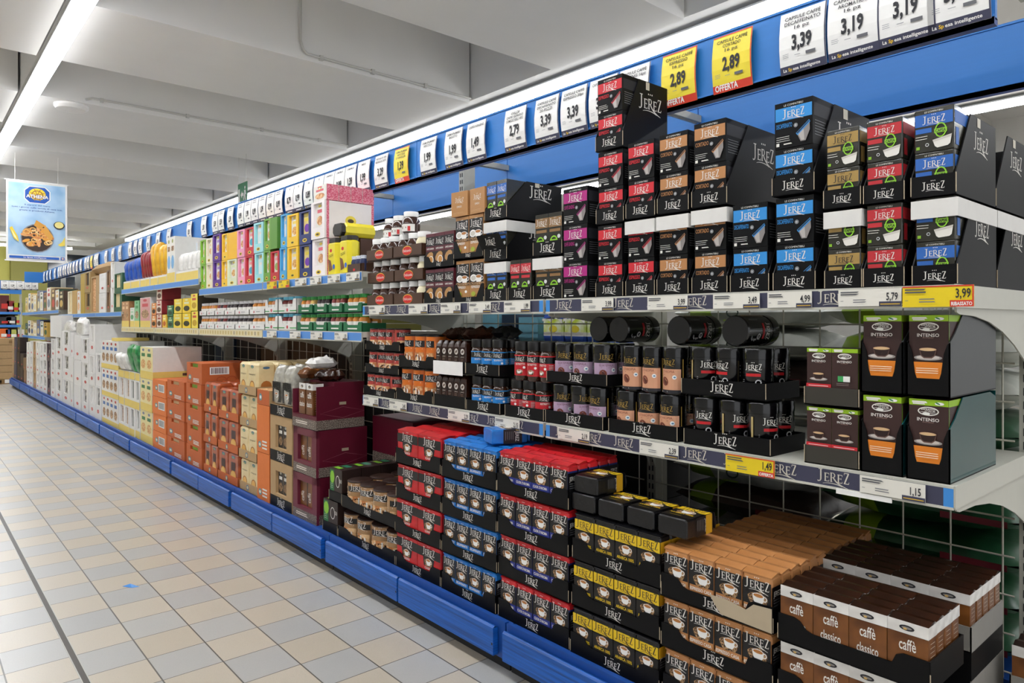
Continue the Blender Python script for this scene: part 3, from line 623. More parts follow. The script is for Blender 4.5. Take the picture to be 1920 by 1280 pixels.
# price cards (left edge px, text lines, price, style)
CARDS = [(1742, 'CAPSULE CAFFÈ', '', '', '3,19', 0), (1650, 'CAPSULE CAFFÈ', '', '', '3,19', 0), (1556, 'CAPSULE CAFFÈ', 'AROMATICO', '16 pz', '3,19', 0), (1466, 'CAPSULE CAFFÈ', 'DECAFFEINATO', '16 pz', '3,39', 0),
 (1340, 'CAPSULE CAFFÈ', 'CORTADO', '16 pz', '2,89', 1), (1245, 'CAPSULE CAFFÈ', 'ESPRESSO', '16 pz', '2,89', 1), (1165, 'CAPSULE CAFFÈ', 'GINSENG 16pz', '', '2,99', 0), (1109, 'CAPSULE CAFFÈ ORO', '', '', '3,39', 0),
 (1056, 'CAPSULE CAFFÈ', 'ESPRESSO 20pz', '', '3,39', 0), (1007, 'CAPSULE CAFFÈ', 'DECAFFEINATO', '20 PEZZI', '3,39', 0), (950, 'CIALDE', "CAFFE' ESPRESSO", 'COMPOSTABILE 18PZ', '2,79', 0), (879, 'CAFFÈ E GINSENG', '', '', '1,49', 0),
 (838, 'CREMA SPALMABILE', 'BIGUSTO', '', '1,99', 0), (792, 'CREMA SPALMABILE', 'NOCCIOLA', '', '1,99', 0), (743, 'CREMA SPALMABILE', 'NOCCIOLE', 'E VANIGLIA', '1,39', 1), (706, 'PREPARATO PER', 'BEVANDA AL CACAO', '', '3,29', 0), (674, 'MIELE', '', '', '1,99', 0),
 (650, 'CAMOMILLA', '', '', '1,39', 0), (630, 'CAMOMILLA', '', '', '0,99', 0), (611, 'CAMOMILLA', '', '', '0,59', 0), (592, 'TE', '', '', '0,59', 0), (573, 'THE', '', '', '0,89', 0), (554, 'TE', '', '', '0,99', 0), (538, 'TE', '', '', '0,79', 0),
 (518, '', '', '', '0,99', 0), (503, '', '', '', '0,99', 0), (488, '', '', '', '1,09', 0), (474, '', '', '', '0,99', 0), (461, '', '', '', '1,99', 0), (448, '', '', '', '0,99', 0)]
CARDS += [(p, '', '', '', '1,59', 0) for p in (429, 412, 401, 380, 353, 315, 295, 277, 262, 253, 243, 224, 211, 198, 182, 178)] + [(171, '', '', '', '1,19', 1)] + [(p, '', '', '', '1,29', 0) for p in (165, 160, 151, 144, 138, 132.5, 128, 123, 119, 114, 110, 103, 94.5, 88.5, 83)]
@memo
def card(a, b_, c_, price, yel, far):
    cw, chh = .145, .190; n = 5; m = MB(); vs = []     # paper bulging gently outwards, origin at bottom left front
    bulge = lambda t: -.012*math.sin(pi*t)-.003
    for k in range(n+1): t = k/n; vs += [(0, bulge(t), t*chh), (cw, bulge(t), t*chh)]
    m.raw(vs+[(x, y+.0006, z) for x, y, z in vs], [(2*k, 2*k+1, 2*k+3, 2*k+2) for k in range(n)]+[(2*k+2*n+3, 2*k+2*n+2, 2*k+2*n+4, 2*k+2*n+5) for k in range(n)]+[(2*k, 2*k+2, 2*k+2*n+4, 2*k+2*n+2) for k in range(n)]+[(2*k+3, 2*k+1, 2*k+2*n+3, 2*k+2*n+5) for k in range(n)]+[(0, 2*n+2, 2*n+3, 1), (2*n, 2*n+1, 4*n+3, 4*n+2)], 'white' if not yel else '#f2dc3c')
    p = MB()
    class CF(Face):
        def P(s, x, y, lay): t = min(1, max(0, y/chh)); return Vector((x, bulge(t)-.0005-.00025*lay, y))
        def rect(s, x0, y0, x1, y1, mm, lay=None):
            if lay is None: s.k += 1; lay = s.k
            kk = max(1, int((y1-y0)/.04)+1)
            for i in range(kk): s.poly([(x0, y0+(y1-y0)*i/kk), (x1, y0+(y1-y0)*i/kk), (x1, y0+(y1-y0)*(i+1)/kk), (x0, y0+(y1-y0)*(i+1)/kk)], mm, lay)
    q = CF(p, (0, 0, 0), (1, 0, 0), (0, 0, 1), (0, -1, 0)); ink = 'ink'
    if yel:
        q.rect(.0, .0, cw, .026, '#d8402c'); q.rect(cw-.004, 0, cw, chh, '#d8402c', 2); q.rect(0, chh-.004, cw, chh, '#d8402c', 2)
        q.text('OFFERTA' if price != '1,19' else 'OFFERTA', .008, .006, .020, 'white', al='L', bold=.03, fit=.085)
    else:
        q.rect(.0, .0, cw, .024, 'slate'); q.rect(cw-.004, 0, cw, chh, 'slate', 2)
        if not far: q.text('La', .010, .008, .0095, 'white', al='L', bold=.02); q.text('Sp', .026, .008, .0095, '#f2c81c', al='L', bold=.02); q.text('esa intelligente', .041, .008, .0095, 'white', al='L', bold=.02, fit=.085)
        else: q.rect(.03, .008, .11, .014, 'offwhite')
    q.text(price, cw*.5, .070, .044, ink, bold=.035, ws=.62)
    if a:
        L_ = [s for s in (a, b_, c_) if s]
        for k, s in enumerate(L_): q.text(s, cw*.5, .163-k*.0165, .0118, ink, bold=.01, fit=min(.112, .0094*len(s)))
    else: q.lines(.03, .115, .175, 2, .016, '#77787e', t=.005)
    q.lines(.012, .035, .058, 3, .005, '#8d8f96', t=.0012); q.rect(.085, .045, .115, .054, '#6a6b70'); q.rect(.05, .05, .068, .0515, '#8d8f96')
    return Proto('price_card', m.mesh('price_card'), [('printing', p.mesh('printing'))])
_t = ['', 'first', 'second', 'third', 'fourth', 'fifth', 'sixth', 'seventh', 'eighth', 'ninth', 'tenth', 'eleventh', 'twelfth', 'thirteenth', 'fourteenth', 'fifteenth', 'sixteenth', 'seventeenth', 'eighteenth', 'nineteenth']
_d = ['twent', 'thirt', 'fort', 'fift', 'sixt', 'sevent']
ORDW = [_t[n] if n < 20 else (_d[n//10-2]+('ieth' if n % 10 == 0 else 'y-'+_t[n % 10])) for n in range(1, 79)]
for k, (px, a, b_, c_, pr, yel) in enumerate(CARDS):
    y = Yx(px, 2.085); far = px < 560
    pr_ = pr.replace(',', '.')
    if yel: lab = 'yellow offer card %s%s on the blue board' % (pr, ' for '+(b_ or 'coffee').lower() if px > 200 else ', the only one near the far end')
    elif px > 560: lab = 'white %s price card, %s from right on the blue board' % (pr, ORDW[k]) if k else 'rightmost white price card on the blue board'
    else: lab = 'white %s price card, %s from the right on the blue board' % (pr, ORDW[k])
    put(card(a, b_, c_, pr, yel, far), (2.083, y, 1.986), lab, 'price card', group='price cards along the blue board')
# ------------------------------------------------------------------ price tags on the shelf rails
@memo
def tag(w, h, price, yel, word=''):
    m = MB(); m.box(0, w, -.0015, 0, 0, h, '#f0d41e' if yel else '#e9e6dc'); p = MB(); q = Face(p, (0, -.0016, 0), (1, 0, 0), (0, 0, 1), (0, -1, 0))
    if yel: q.rect(0, h-.003, w, h, '#d8402c'); q.rect(w-.003, 0, w, h, '#d8402c'); q.rect(w*.68, 0, w, h*.3, '#d8402c'); q.text(word, w*.84, h*.06, h*.17, 'white', bold=.03, fit=w*.28)
    else: q.rect(w*.66, 0, w, h*.26, 'slate'); q.rect(w*.68, h*.08, w*.98, h*.14, '#c9a640')
    q.text(price, w*.86, h*.42 if yel else h*.34, h*.44, 'ink', bold=.015, ws=.62)
    q.lines(w*.04, w*.4, h*.8, 2, h*.13, '#55565c', t=h*.07); q.lines(w*.04, w*.1, h*.3, 1, .01, '#77787e'); q.lines(w*.25, w*.5, h*.35, 2, h*.13, '#77787e', t=h*.05)
    return Proto('price_tag', m.mesh('price_tag'), [('printing', p.mesh('printing'))])
def tags(rows, z, h, where):
    for k, (a, b_, pr, yel, word) in enumerate(rows):
        y0, y1 = Yx(a, 1.752), Yx(b_, 1.752); x = 1.7505-(.006 if yel else 0)
        put(tag(round(y0-y1, 3), h*(1.15 if yel else 1), pr, yel, word), (x, y0, z-(h*.1 if yel else 0)), '%s %s tag, %s, %s from right' % ('yellow' if yel else 'white', pr, where, ['first', 'second', 'third', 'fourth', 'fifth', 'sixth', 'seventh'][k]), 'price tag', group='price tags on the shelf edges')
tags([(1695, 1829, '3,99', 1, 'RIBASSATO'), (1573, 1691, '5,79', 0, ''), (1440, 1523, '4,99', 0, ''), (1338, 1425, '3,49', 0, ''), (1215, 1290, '3,99', 0, ''), (1091, 1151, '3,99', 0, '')], 1.2555, .041, 'upper coffee shelf edge, nearest bay')
tags([(946, 995, '1,99', 0, ''), (880, 921, '3,49', 0, ''), (827, 864, '1,39', 0, ''), (767, 802, '1,39', 0, ''), (693, 722, '1,85', 0, '')], 1.2555, .041, 'upper shelf edge under the spread jars')
tags([(1613, 1736, '1,15', 0, ''), (1364, 1456, '1,49', 1, 'OFFERTA'), (1200, 1273, '2,39', 0, ''), (1047, 1106, '2,19', 0, '')], .8075, .041, 'middle coffee shelf edge, nearest bay')
tags([(929, 975, '2,15', 0, ''), (841, 881, '2,29', 0, ''), (731, 763, '2,45', 0, ''), (682, 710, '3,75', 0, '')], .8075, .041, 'middle shelf edge under the drink cans')
tags([(650, 675, '1,09', 0, ''), (615, 638, '1,79', 0, ''), (582, 603, '1,29', 0, ''), (554, 575, '1,25', 0, ''), (525, 545, '0,89', 1, ''), (503, 521, '0,89', 1, '')], 1.4305, .04, 'biscuit shelf edge of the third bay')
tags([(628, 652, '1,59', 0, ''), (583, 605, '1,79', 0, ''), (544, 564, '1,79', 0, ''), (501, 519, '1,39', 0, '')], 1.1235, .04, 'jam shelf edge of the third bay')
# ------------------------------------------------------------------ ceiling fittings
p = MB()
def pipe(pts, r=.011):
    for a, b in zip(pts, pts[1:]): p.tube(a, b, r, '#c9c8c3', 8)
pipe([(2.44, 5.405, 3.96), (2.44, 5.405, 3.50), (2.46, 5.405, 3.43), (2.50, 5.405, 3.40), (4.18, 5.405, 3.39)])
for x in (2.62, 3.1, 3.65): p.box(x-.015, x+.015, 5.39, 5.42, 3.375, 3.415, '#c9c8c3')
thing('cable_conduit', p, 'thin grey cable conduit with a rounded corner on the nearer ceiling rib', 'conduit')
p = MB(); pipe([(1.36, 7.885, 3.385), (1.42, 7.885, 3.41), (4.18, 7.885, 3.40)])
for x in (1.5, 2.3, 3.1, 3.8): p.box(x-.015, x+.015, 7.87, 7.9, 3.385, 3.425, '#c9c8c3')
thing('cable_conduit', p, 'straight grey cable conduit running to the round ceiling detector', 'conduit')
p = MB(); p.lathe([(.06, -.05), (.13, -.045), (.15, -.02), (.15, 0)], 'white', 24, (1.27, 8.07, 3.352)); thing('smoke_detector', p, 'round white detector on the ceiling beside the left light strip', 'smoke detector', smooth=True)
s = MB(); s.box(3.30, 3.305, 8.88, 9.2, 2.73, 3.0, '#1c7a4a')
g = MB(); q = Face(g, (3.2995, 9.2, 2.73), (0, -1, 0), (0, 0, 1), (-1, 0, 0)); q.rect(.02, .03, .07, .2, 'offwhite'); q.poly([(.1, .12), (.15, .17), (.15, .14), (.2, .14), (.2, .1), (.15, .1), (.15, .07)], 'offwhite'); q.ell(.25, .2, .02, .02, 'offwhite'); q.poly([(.22, .17), (.27, .17), (.29, .11), (.26, .11), (.28, .04), (.25, .04), (.24, .1), (.21, .04), (.19, .05), (.23, .13)], 'offwhite')
wr = MB(); wr.tube((3.302, 8.92, 3.0), (3.302, 8.92, 3.36), .0015, 'steel', 4); wr.tube((3.302, 9.17, 3.0), (3.302, 9.17, 3.36), .0015, 'steel', 4)
thing('exit_sign', s, 'green emergency exit sign hanging from the ceiling above the blue board', 'exit sign', kids=[('pictogram', g.mesh('pictogram')), ('hanging_wires', wr.mesh('hanging_wires'))])
# hanging poster
PY = 10.75; bx0, bx1 = .995, 1.645; z0, z1 = 2.0, 3.0
b = MB(); b.box(bx0, bx1, PY, PY+.004, z0, z1, 'white'); g = MB(); q = Face(g, (bx0, PY-.0005, z0), (1, 0, 0), (0, 0, 1), (0, -1, 0)); Wd, Hd = bx1-bx0, z1-z0
two('poster_sky', '#8fb9e0', '#bcd8ee', 4, .35, .65)
q.rect(.02, .07, Wd-.02, Hd-.02, 'poster_sky'); cx, cy = Wd*.5, Hd*.84
q.poly([(cx+dx*1.08, cy+dy*1.08) for dx, dy in ((-.13, -.05), (-.08, -.10), (.08, -.10), (.13, -.05), (.13, .05), (.08, .10), (-.08, .10), (-.13, .05))], 'white')
q.poly([(cx+dx, cy+dy) for dx, dy in ((-.13, -.05), (-.08, -.10), (.08, -.10), (.13, -.05), (.13, .05), (.08, .10), (-.08, .10), (-.13, .05))], '#1c55b0')
q.ell(cx, cy+.01, .09, .075, '#f5d03a', 20); q.ring(cx, cy+.0, .065, .06, .012, '#9a6a2a', 16)
for a in range(8): q.poly([(p_.x+cx, p_.y+cy) for p_ in stroke((0, 0), (.085*cos(a*pi/4+.39), .08*sin(a*pi/4+.39)), .008)], '#9a6a2a')
q.text('ATHENA', cx, cy-.04, .042, '#1c3f90', bold=.06, fit=.25); q.text('ATHENA', cx, cy-.04, .042, 'white', bold=.02, fit=.24)
for k, (s_, wd_) in enumerate((('Il sapore del mare', .27), ('tutti i giorni sulla tavola di casa tua,', .54), ('grazie ai prodotti Athena.', .38))): q.text(s_, Wd*.5, Hd*(.70-.035*k), .018, '#24459a', bold=.01, fit=wd_)
q.ell(Wd*.5, Hd*.29, .17, .175, '#3b2a22', 22); q.ring(Wd*.5, Hd*.29, .178, .182, .012, '#8b8f99', 20)
random.seed(11)
for k in range(40):
    a = random.random()*6.3; r_ = random.random()**.5*.14; x, y = Wd*.5+r_*cos(a), Hd*.30+r_*sin(a)
    if k % 3: q.ring(x, y, .035+.015*random.random(), .03, .014, random.choice(['#e09a45', '#edb566', '#d98845', '#f2cf95']), 10)
    else: q.ell(x, y, .045, .02, random.choice(['#d98a55', '#e8a96b', '#e6a13f']), 8, a)
q.poly([(Wd*.48, Hd*.52), (Wd*.44, Hd*.45), (Wd*.55, Hd*.40), (Wd*.62, Hd*.46)], '#d99a3c'); q.poly([(Wd*.62, Hd*.47), (Wd*.60, Hd*.36), (Wd*.72, Hd*.26), (Wd*.76, Hd*.32)], '#e3a548')
q.ell(Wd*.86, Hd*.47, .062, .052, '#2c2a2c', 14); q.ell(Wd*.86, Hd*.475, .05, .042, '#eadc8c', 14)
q.poly([(Wd*.05, Hd*.40), (Wd*.09, Hd*.42), (Wd*.18, Hd*.30), (Wd*.2, Hd*.23), (Wd*.12, Hd*.27)], '#f0cf3c'); q.poly([(Wd*.08, Hd*.38), (Wd*.15, Hd*.30), (Wd*.18, Hd*.25), (Wd*.12, Hd*.29)], '#f7efb0')
q.poly([(Wd*.96, Hd*.33), (Wd*.96, Hd*.21), (Wd*.88, Hd*.20), (Wd*.84, Hd*.22), (Wd*.91, Hd*.26)], '#efd65c')
q.rect(.03, .025, Wd-.09, .055, '#1c5fc0'); q.text('La Spesa intelligente', Wd*.46, .033, .015, 'white', bold=.02, fit=.24); q.rect(Wd-.075, .022, Wd-.03, .06, '#1c5fc0'); q.ell(Wd-.052, .041, .014, .012, '#e8c9b0', 8)
r1 = MB(); r1.box(bx0-.015, bx1+.015, PY-.006, PY+.01, z1-.003, z1+.012, 'white'); r2 = MB(); r2.box(bx0-.015, bx1+.015, PY-.006, PY+.01, z0-.012, z0+.004, 'white')
wr = MB(); wr.tube((bx0+.09, PY+.002, z1+.01), (bx0+.09, PY+.002, 3.36), .002, 'offwhite', 5); wr.tube((bx1-.10, PY+.002, z1+.01), (bx1-.10, PY+.002, 3.36), .002, 'offwhite', 5)
thing('hanging_poster', b, 'blue poster with a pan of fried seafood hanging from the ceiling on the left', 'poster', kids=[('artwork', g.mesh('artwork')), ('top_rail', r1.mesh('top_rail')), ('bottom_rail', r2.mesh('bottom_rail')), ('hanging_wires', wr.mesh('hanging_wires'))])
lt = MB(); lt.raw([(.77, 3.62, .001), (.80, 3.57, .001), (.83, 3.56, .002), (.80, 3.60, .012)], [(0, 1, 2), (0, 2, 3), (0, 3, 1), (1, 3, 2)], '#4a8fd8'); thing('paper_scrap', lt, 'small blue and white paper scrap lying on the tiled floor', 'litter')

# ================================================================== upper shelf, nearest bay: capsule boxes
XF = 1.778
def tiered(px0, px1, zs, kind, desc, pitch, bh, nb=2, nw=1, lip=.05, depth=.305, white=(), side=.42, tape=(), hs=None, tilt=None, x=XF, z0=ZU, words=None, rows=1, logow=None, tray=True, notch=0, flip=0, scoop=None, base='black_card', bd=.15, slant=.35, jit=.003):
    """a stack of display trays, zs = number of trays; each tray holds nb layers of nw boxes"""
    y0, y1 = Yx(px0, x), Yx(px1, x); w = round(y0-y1-.003, 3); yc = (y0+y1)/2; rnd = random.Random(int(px0))
    for t in range(zs):
        z = z0+t*pitch; dy = rnd.uniform(-jit, jit); dx = rnd.uniform(-jit, jit)*.7; rz = -pi/2+rnd.uniform(-.012, .012); th = nth(t, zs)
        for r in range(rows):
            X = x+dx+r*(depth+.006)
            if tray:
                put(logo_tray(w, depth, hs or pitch-.008, lip, notch, base, logow, side, t in tape, .042 if t in white else 0, slant, scoop, flip=flip), (X, yc+dy, z), 'tray of %s, %s tray%s' % (desc, th, ', back row' if r else ''), 'display tray', rz, 'black display trays')
            if r: continue
            for b_ in range(nb):
                for k in range(nw):
                    bw = (w-.010)/nw; yy = yc+dy+bw*(nw-1)/2-k*bw
                    pos = '' if nb == 1 else (', lower box' if b_ == 0 else ', upper box')
                    if nw > 1: pos += ' '+across(k, nw)
                    leanx = .004*b_; 
                    put(kind(round(bw-.0015, 3), bd, bh), (X+.006-leanx*.4*(b_), yy, z+.0035+b_*(bh+.001)), '%s%s in the %s tray' % (desc, pos, th), 'coffee box', rz+rnd.uniform(-.01, .01), 'coffee boxes on the upper shelf')
RED, TAN, BLUE, MAG, GOLD, BL2 = '#cf2230', '#b9814f', '#2f8fd8', '#b01f7c', '#a98a4c', '#2c66b8'
cb = lambda col, word: (lambda w, d, h: capsule_box(w, d, h, col, word))
ca = lambda col, ink='offwhite': (lambda w, d, h: capsa_box(w, d, h, col, ink))
# magenta boxes without trays
y0, y1 = Yx(1056, XF), Yx(1102, XF)
for t in range(3): put(capsule_box(round(y0-y1-.002, 3), .30, .128, MAG, 'CAFFÈ GINSENG'), (XF, (y0+y1)/2, ZU+t*.1295), 'magenta ginseng capsule box, %s of three' % nth(t, 3), 'coffee box', -pi/2+(.006, -.01, .004)[t])
tiered(1117, 1169, 3, cb(RED, 'ESPRESSO'), 'red espresso capsule box, tall column beside magenta boxes', .246, .118, side=.5, tape=(2,), depth=.24)
tiered(1173, 1228, 2, cb(RED, 'ESPRESSO'), 'red espresso capsule box, shorter column beside tan ones', .250, .120, white=(0,))
tiered(1231, 1291, 2, cb(TAN, 'CORTADO'), 'tan cortado capsule box, left tan column', .251, .120, white=(0,))
tiered(1295, 1362, 2, cb(TAN, 'CORTADO'), 'tan cortado capsule box, right tan column', .255, .122, white=(0,), side=.36, tape=(), depth=.34)
tiered(1369, 1443, 1, cb(BLUE, 'DECAFFEINATO'), 'light blue decaf capsule box, low column', .250, .121)
tiered(1447, 1528, 2, cb(BLUE, 'DECAFFEINATO'), 'light blue decaf capsule box, tall column', .255, .122, side=.42, tape=(1,), depth=.33)
tiered(1543, 1615, 2, ca(GOLD, 'ink'), 'film-wrapped gold capsule box', .204, .097, white=(0,), lip=.048)
tiered(1620, 1699, 2, ca('#c02a33'), 'film-wrapped red capsule box', .202, .0985, lip=.048)
tiered(1708, 1796, 2, ca(BL2), 'film-wrapped blue capsule box at shelf end', .205, .099, white=(0,), lip=.048, side=.36, rows=2, tape=(1,), depth=.29)
y0, y1 = Yx(1265, 2.0), Yx(1320, 2.0)
for k, (px, zt, col, word) in enumerate(((1272, .46, RED, 'ESPRESSO'), (1405, .36, TAN, 'CORTADO'), (1405, .24, TAN, 'CORTADO'))):
    yy = Yx(px, 2.13)
    for j in range(int(zt/.12)+1 if k < 2 else 0): put(capsule_box(.12, .15, .1195, col, word), (2.15, yy-.03, ZU+j*.1205), '%s capsule box standing behind the front rows, %s of its pile' % ('red' if k == 0 else 'tan', nth(j, int(zt/.12)+1)), 'coffee box')

# ------------------------------------------------------------------ upper shelf, second bay
@memo
def slim_box(w, d, h, kind):
    b = MB(); body = {'ginseng': '#5a1f2c', 'cialde': '#b5834f'}.get(kind, 'dark_olive'); b.loft(w, d, [(0, .0008, body), (.001, 0, body), (h-.001, 0, body), (h, .0008, body)], .001)
    f = MB(); q = front(f, w); c = w/2
    if kind == 'ginseng':
        q.rect(.001, h*.62, w-.001, h*.90, 'ink_black'); q.logo(c, h*.70, w*.8); q.text('CAFFÈ E GINSENG', c, h*.52, h*.05, 'offwhite', bold=.02, fit=w*.8); q.rect(.001, .0, w-.001, h*.46, '#2a1a14'); q.ell(c*.9, h*.30, w*.42, h*.13, '#b98a52', 10, .5); q.ell(w*.6, h*.2, w*.28, h*.13, 'white', 14); q.ell(w*.6, h*.21, w*.22, h*.10, '#c98f4c', 12)
    elif kind == 'cialde':
        q.rect(.001, h*.45, w-.001, h*.92, 'ink_black'); q.logo(c, h*.74, w*.8); q.ell(w*.28, h*.56, w*.24, h*.09, 'white', 12); q.ell(w*.28, h*.56, w*.17, h*.06, '#cfcac0', 10); q.cup(w*.66, h*.58, w*.22, bg=False); q.rect(.001, h*.40, w-.001, h*.46, 'coffee_beans'); q.text('ESPRESSO', w*.45, h*.32, h*.06, 'offwhite', bold=.02, fit=w*.6); q.ell(w*.3, h*.18, w*.16, h*.06, '#a7b23a', 10); q.ell(w*.78, h*.24, w*.09, h*.035, 'white', 8)
    else:
        col = {'slimblue': '#2c66b8', 'slimred': '#c62c38', 'slimbrown': '#8f6b42'}[kind]
        q.rect(.001, h*.66, w-.001, h*.90, col); q.logo(c, h*.73, w*.8, 'offwhite'); q.rect(w*.1, h*.54, w*.9, h*.61, col); q.ring(w*.42, h*.32, w*.28, h*.13, w*.08, '#8cc832', 12); q.rect(w*.14, h*.29, w*.7, h*.36, '#8cc832'); q.ell(w*.8, h*.42, w*.12, h*.05, '#d5d6d6', 8)
        q.poly([(w*.36, h*.26), (w*.74, h*.30), (w*.66, h*.06), (w*.46, h*.05)], {'slimblue': '#3c4a6c', 'slimred': '#c23a3a', 'slimbrown': '#9c8877'}[kind])
    return Proto('coffee_box', b.mesh('coffee_box'), [('front_label', f.mesh('front_label'))])
sb = lambda k: (lambda w, d, h: slim_box(w, d, h, k))
tiered(998, 1053, 2, sb('slimbrown'), 'slim brown-label capsule box beside the magenta column', .161, .150, nb=1, nw=2, lip=.052, white=(0,), depth=.3)
# blue slim boxes: three trays high on the left, a red pair to the right of the lowest
tiered(908, 950, 3, sb('slimblue'), 'slim blue-label capsule box', .162, .150, nb=1, nw=2, lip=.05, white=(0, 1), side=.4, tape=(2,), depth=.3)
tiered(952, 996, 1, sb('slimred'), 'slim red-label capsule box', .162, .152, nb=1, nw=2, lip=.05, depth=.3)
fl = MB(); fl.prism([(0, 0), (.145, 0), (.125, .055), (-.015, .055)], (0, 0, 0), (1, 0, 0), (0, -.3, 1), (0, 1, 0), .002, 'black_card'); q = Face(fl, (0, -.001, 0), (1, 0, 0), (0, -.3, 1), (0, -1, 0)); q.logo(.065, .018, .06)
put(Proto('tray_flap', fl.mesh('tray_flap')), (1.762, Yx(903, 1.762), 1.508), 'loose black logo flap hanging in front of the slim blue-label boxes', 'cardboard flap')
tiered(851, 907, 2, sb('cialde'), 'tall tan coffee pod box with white cup', .184, .172, nb=1, nw=2, lip=.022, scoop=.075, side=0, flip=1, logow=.05, depth=.3)
for k, (a, b_) in enumerate(((849, 877), (880, 910))):
    y0, y1 = Yx(a, XF), Yx(b_, XF)
    bx = MB(); w_ = round(y0-y1-.004, 3); bx.box(-w_/2, w_/2, 0, .14, 0, .103, '#b5834f'); ff = MB(); q = front(ff, w_); q.logo(w_/2, .06, w_*.5); q.text('ESPRESSO', w_/2, .036, .008, 'offwhite', fit=w_*.3); q.lines(w_*.1, w_*.9, .015, 2, .005, '#cfa77a')
    put(Proto('pod_box', bx.mesh('pod_box'), [('front_label', ff.mesh('front_label'))]), (XF-(.004 if k == 0 else 0), (y0+y1)/2, ZU+2*.184-.005), 'small square tan pod box lying on top, %s one' % ('left' if k == 0 else 'right'), 'coffee box', -pi/2+(.1 if k == 0 else -.05))
tiered(794, 850, 2, sb('ginseng'), 'dark red ginseng coffee box', .160, .148, nb=1, nw=3, lip=.022, notch=.028, side=0, depth=.3, logow=.05)

# spread jars in brown trays
def brown_tray(w, d, lip):
    m = tray_mesh(w, d, lip*1.0, lip, '#4a2f1e'); f = MB(); q = front(f, w); q.ell(w/2, lip*.5, w*.17, lip*.42, '#f0c23c', 12); q.ell(w/2, lip*.48, w*.165, lip*.38, '#d02018', 12); q.text('Delicando', w/2, lip*.38, lip*.25, 'white', fit=w*.28)
    return Proto('display_tray', m.mesh('display_tray'), [('printed_logo', f.mesh('printed_logo'))])
for c_, (a, b_) in enumerate(((688, 737), (738, 792))):
    y0, y1 = Yx(a, XF), Yx(b_, XF); w_ = round(y0-y1-.004, 3); yc = (y0+y1)/2; sd = ('left', 'right')[c_]; bt = brown_tray(w_, .26, .052)
    for t in range(3):
        z = ZU+t*.112; dx = (0, .004, -.003)[t]
        put(bt, (XF+dx, yc, z), 'brown tray with red oval label, %s stack, %s tier' % (sd, nth(t, 3)), 'display tray')
        for k in range(3):
            for r in range(2):
                R = w_/6.4
                kd = 'whitecream' if (c_ == 1 and k == 2) else 'nutella'
                put(jar(round(R, 3), .106, kd, .3*k), (XF+.006+R+dx+r*2*R*1.03, yc+(w_/3.1)*(1-k), z+.003), '%s spread jar, %s %s, %s tray, %s stack' % ('cream-coloured' if kd == 'whitecream' else 'chocolate', 'front' if r == 0 else 'back', across(k, 3), nth(t, 3), sd), 'spread jar', -pi/2+random.uniform(-.4, .4), 'spread jars in brown trays')
R = .043
for k, px in enumerate((735, 751, 771)):
    x_ = (1.87, 1.85, 1.82)[k]; put(jar(R, .1, 'nutella', 0), (x_, Yx(px, x_), ZU+3*.112), 'loose chocolate spread jar on top of the stacks, %s of three' % across(k, 3).replace('second from left', 'middle'), 'spread jar')

# ================================================================== middle shelf
JG = 'coffee jars on the middle shelf'
def jartray(px0, px1, z, kind, n, pitch, lipn, desc, th, logow=None, rows=2, tray=True, jh=None, x=XF, notch=0, label=0, bare=False, group=JG, ang=None, cat='coffee jar', lipm='black_card', depth=None):
    y0, y1 = Yx(px0, x), Yx(px1, x); w = round(y0-y1-.003, 3); yc = (y0+y1)/2; R = round((w-.012)/n/2/1.02, 4); rnd = random.Random(int(px0*10+z*100))
    depth = depth or rows*2*R*1.03+.012; rz = -pi/2+rnd.uniform(-.015, .015)
    if tray:
        p = logo_tray(w, round(depth, 3), lipn if not notch else lipn+notch*.6, lipn, notch, lipm, logow, 0, 0, 0, .02)
        put(p, (x, yc, z), 'low tray of %s, %s' % (desc, th), 'display tray', rz, 'low black trays')
        if label:
            g = MB(); g.box(-w*.46, w*.46, -.002, -.0012, .004, lipn-.006, 'white'); put(Proto('blank_label', g.mesh('blank_label')), (x-.0005, yc, z), 'blank white sheet covering the front of the tray of %s' % desc, 'sign')
    for r in range(rows):
        for k in range(n):
            a = -pi/2+(.55+rnd.uniform(-.75, .6) if ang is None else ang+rnd.uniform(-.2, .2))
            put(jar(R, jh or .138, kind, 0.0), (x+.006+R+r*R*2.03, yc+(w-.012)/n*((n-1)/2-k), z+(.0035 if tray else 0)), '%s, %s %s, %s' % (desc.rstrip('s'), ('front', 'back', 'rearmost')[r], across(k, n), th), cat, a, group)
B2 = 'bottom tier'; T2 = 'top tier'
# nearest bay
jartray(1281, 1446, ZM, 'blackjar', 3, .15, .047, 'all-black espresso jars', B2, jh=.138)
jartray(1277, 1437, ZM+.150, 'blackjar', 3, .15, .047, 'all-black espresso jars', T2, jh=.138)
jartray(1141, 1270, ZM, 'ethiopia', 3, .15, .046, 'orange-label jars', B2, jh=.136)
jartray(1152, 1275, ZM+.142, 'ethiopia', 3, .15, .046, 'orange-label jars', T2, tray=False, jh=.146, ang=.1)
jartray(1022, 1131, ZM, 'guatemala', 3, .15, .046, 'lilac-label jars', B2, jh=.138)
jartray(1025, 1138, ZM+.149, 'guatemala', 3, .15, .04, 'lilac-label jars', T2, jh=.138)
for k, (px, x) in enumerate(((1122, 1.86), (1160, 1.84), (1272, 1.80), (1378, 1.79))):
    p = jar(.046, .17, 'blackjar', 0.0)
    z = ZM+.15+.138+.0035+.047
    o = put(p, (x, Yx(px, x), z+.002), 'black jar lying on its side above the standing jars, %s of four' % across(k, 4), 'coffee jar', 0, JG); o.rotation_euler = (0, pi/2, 0)
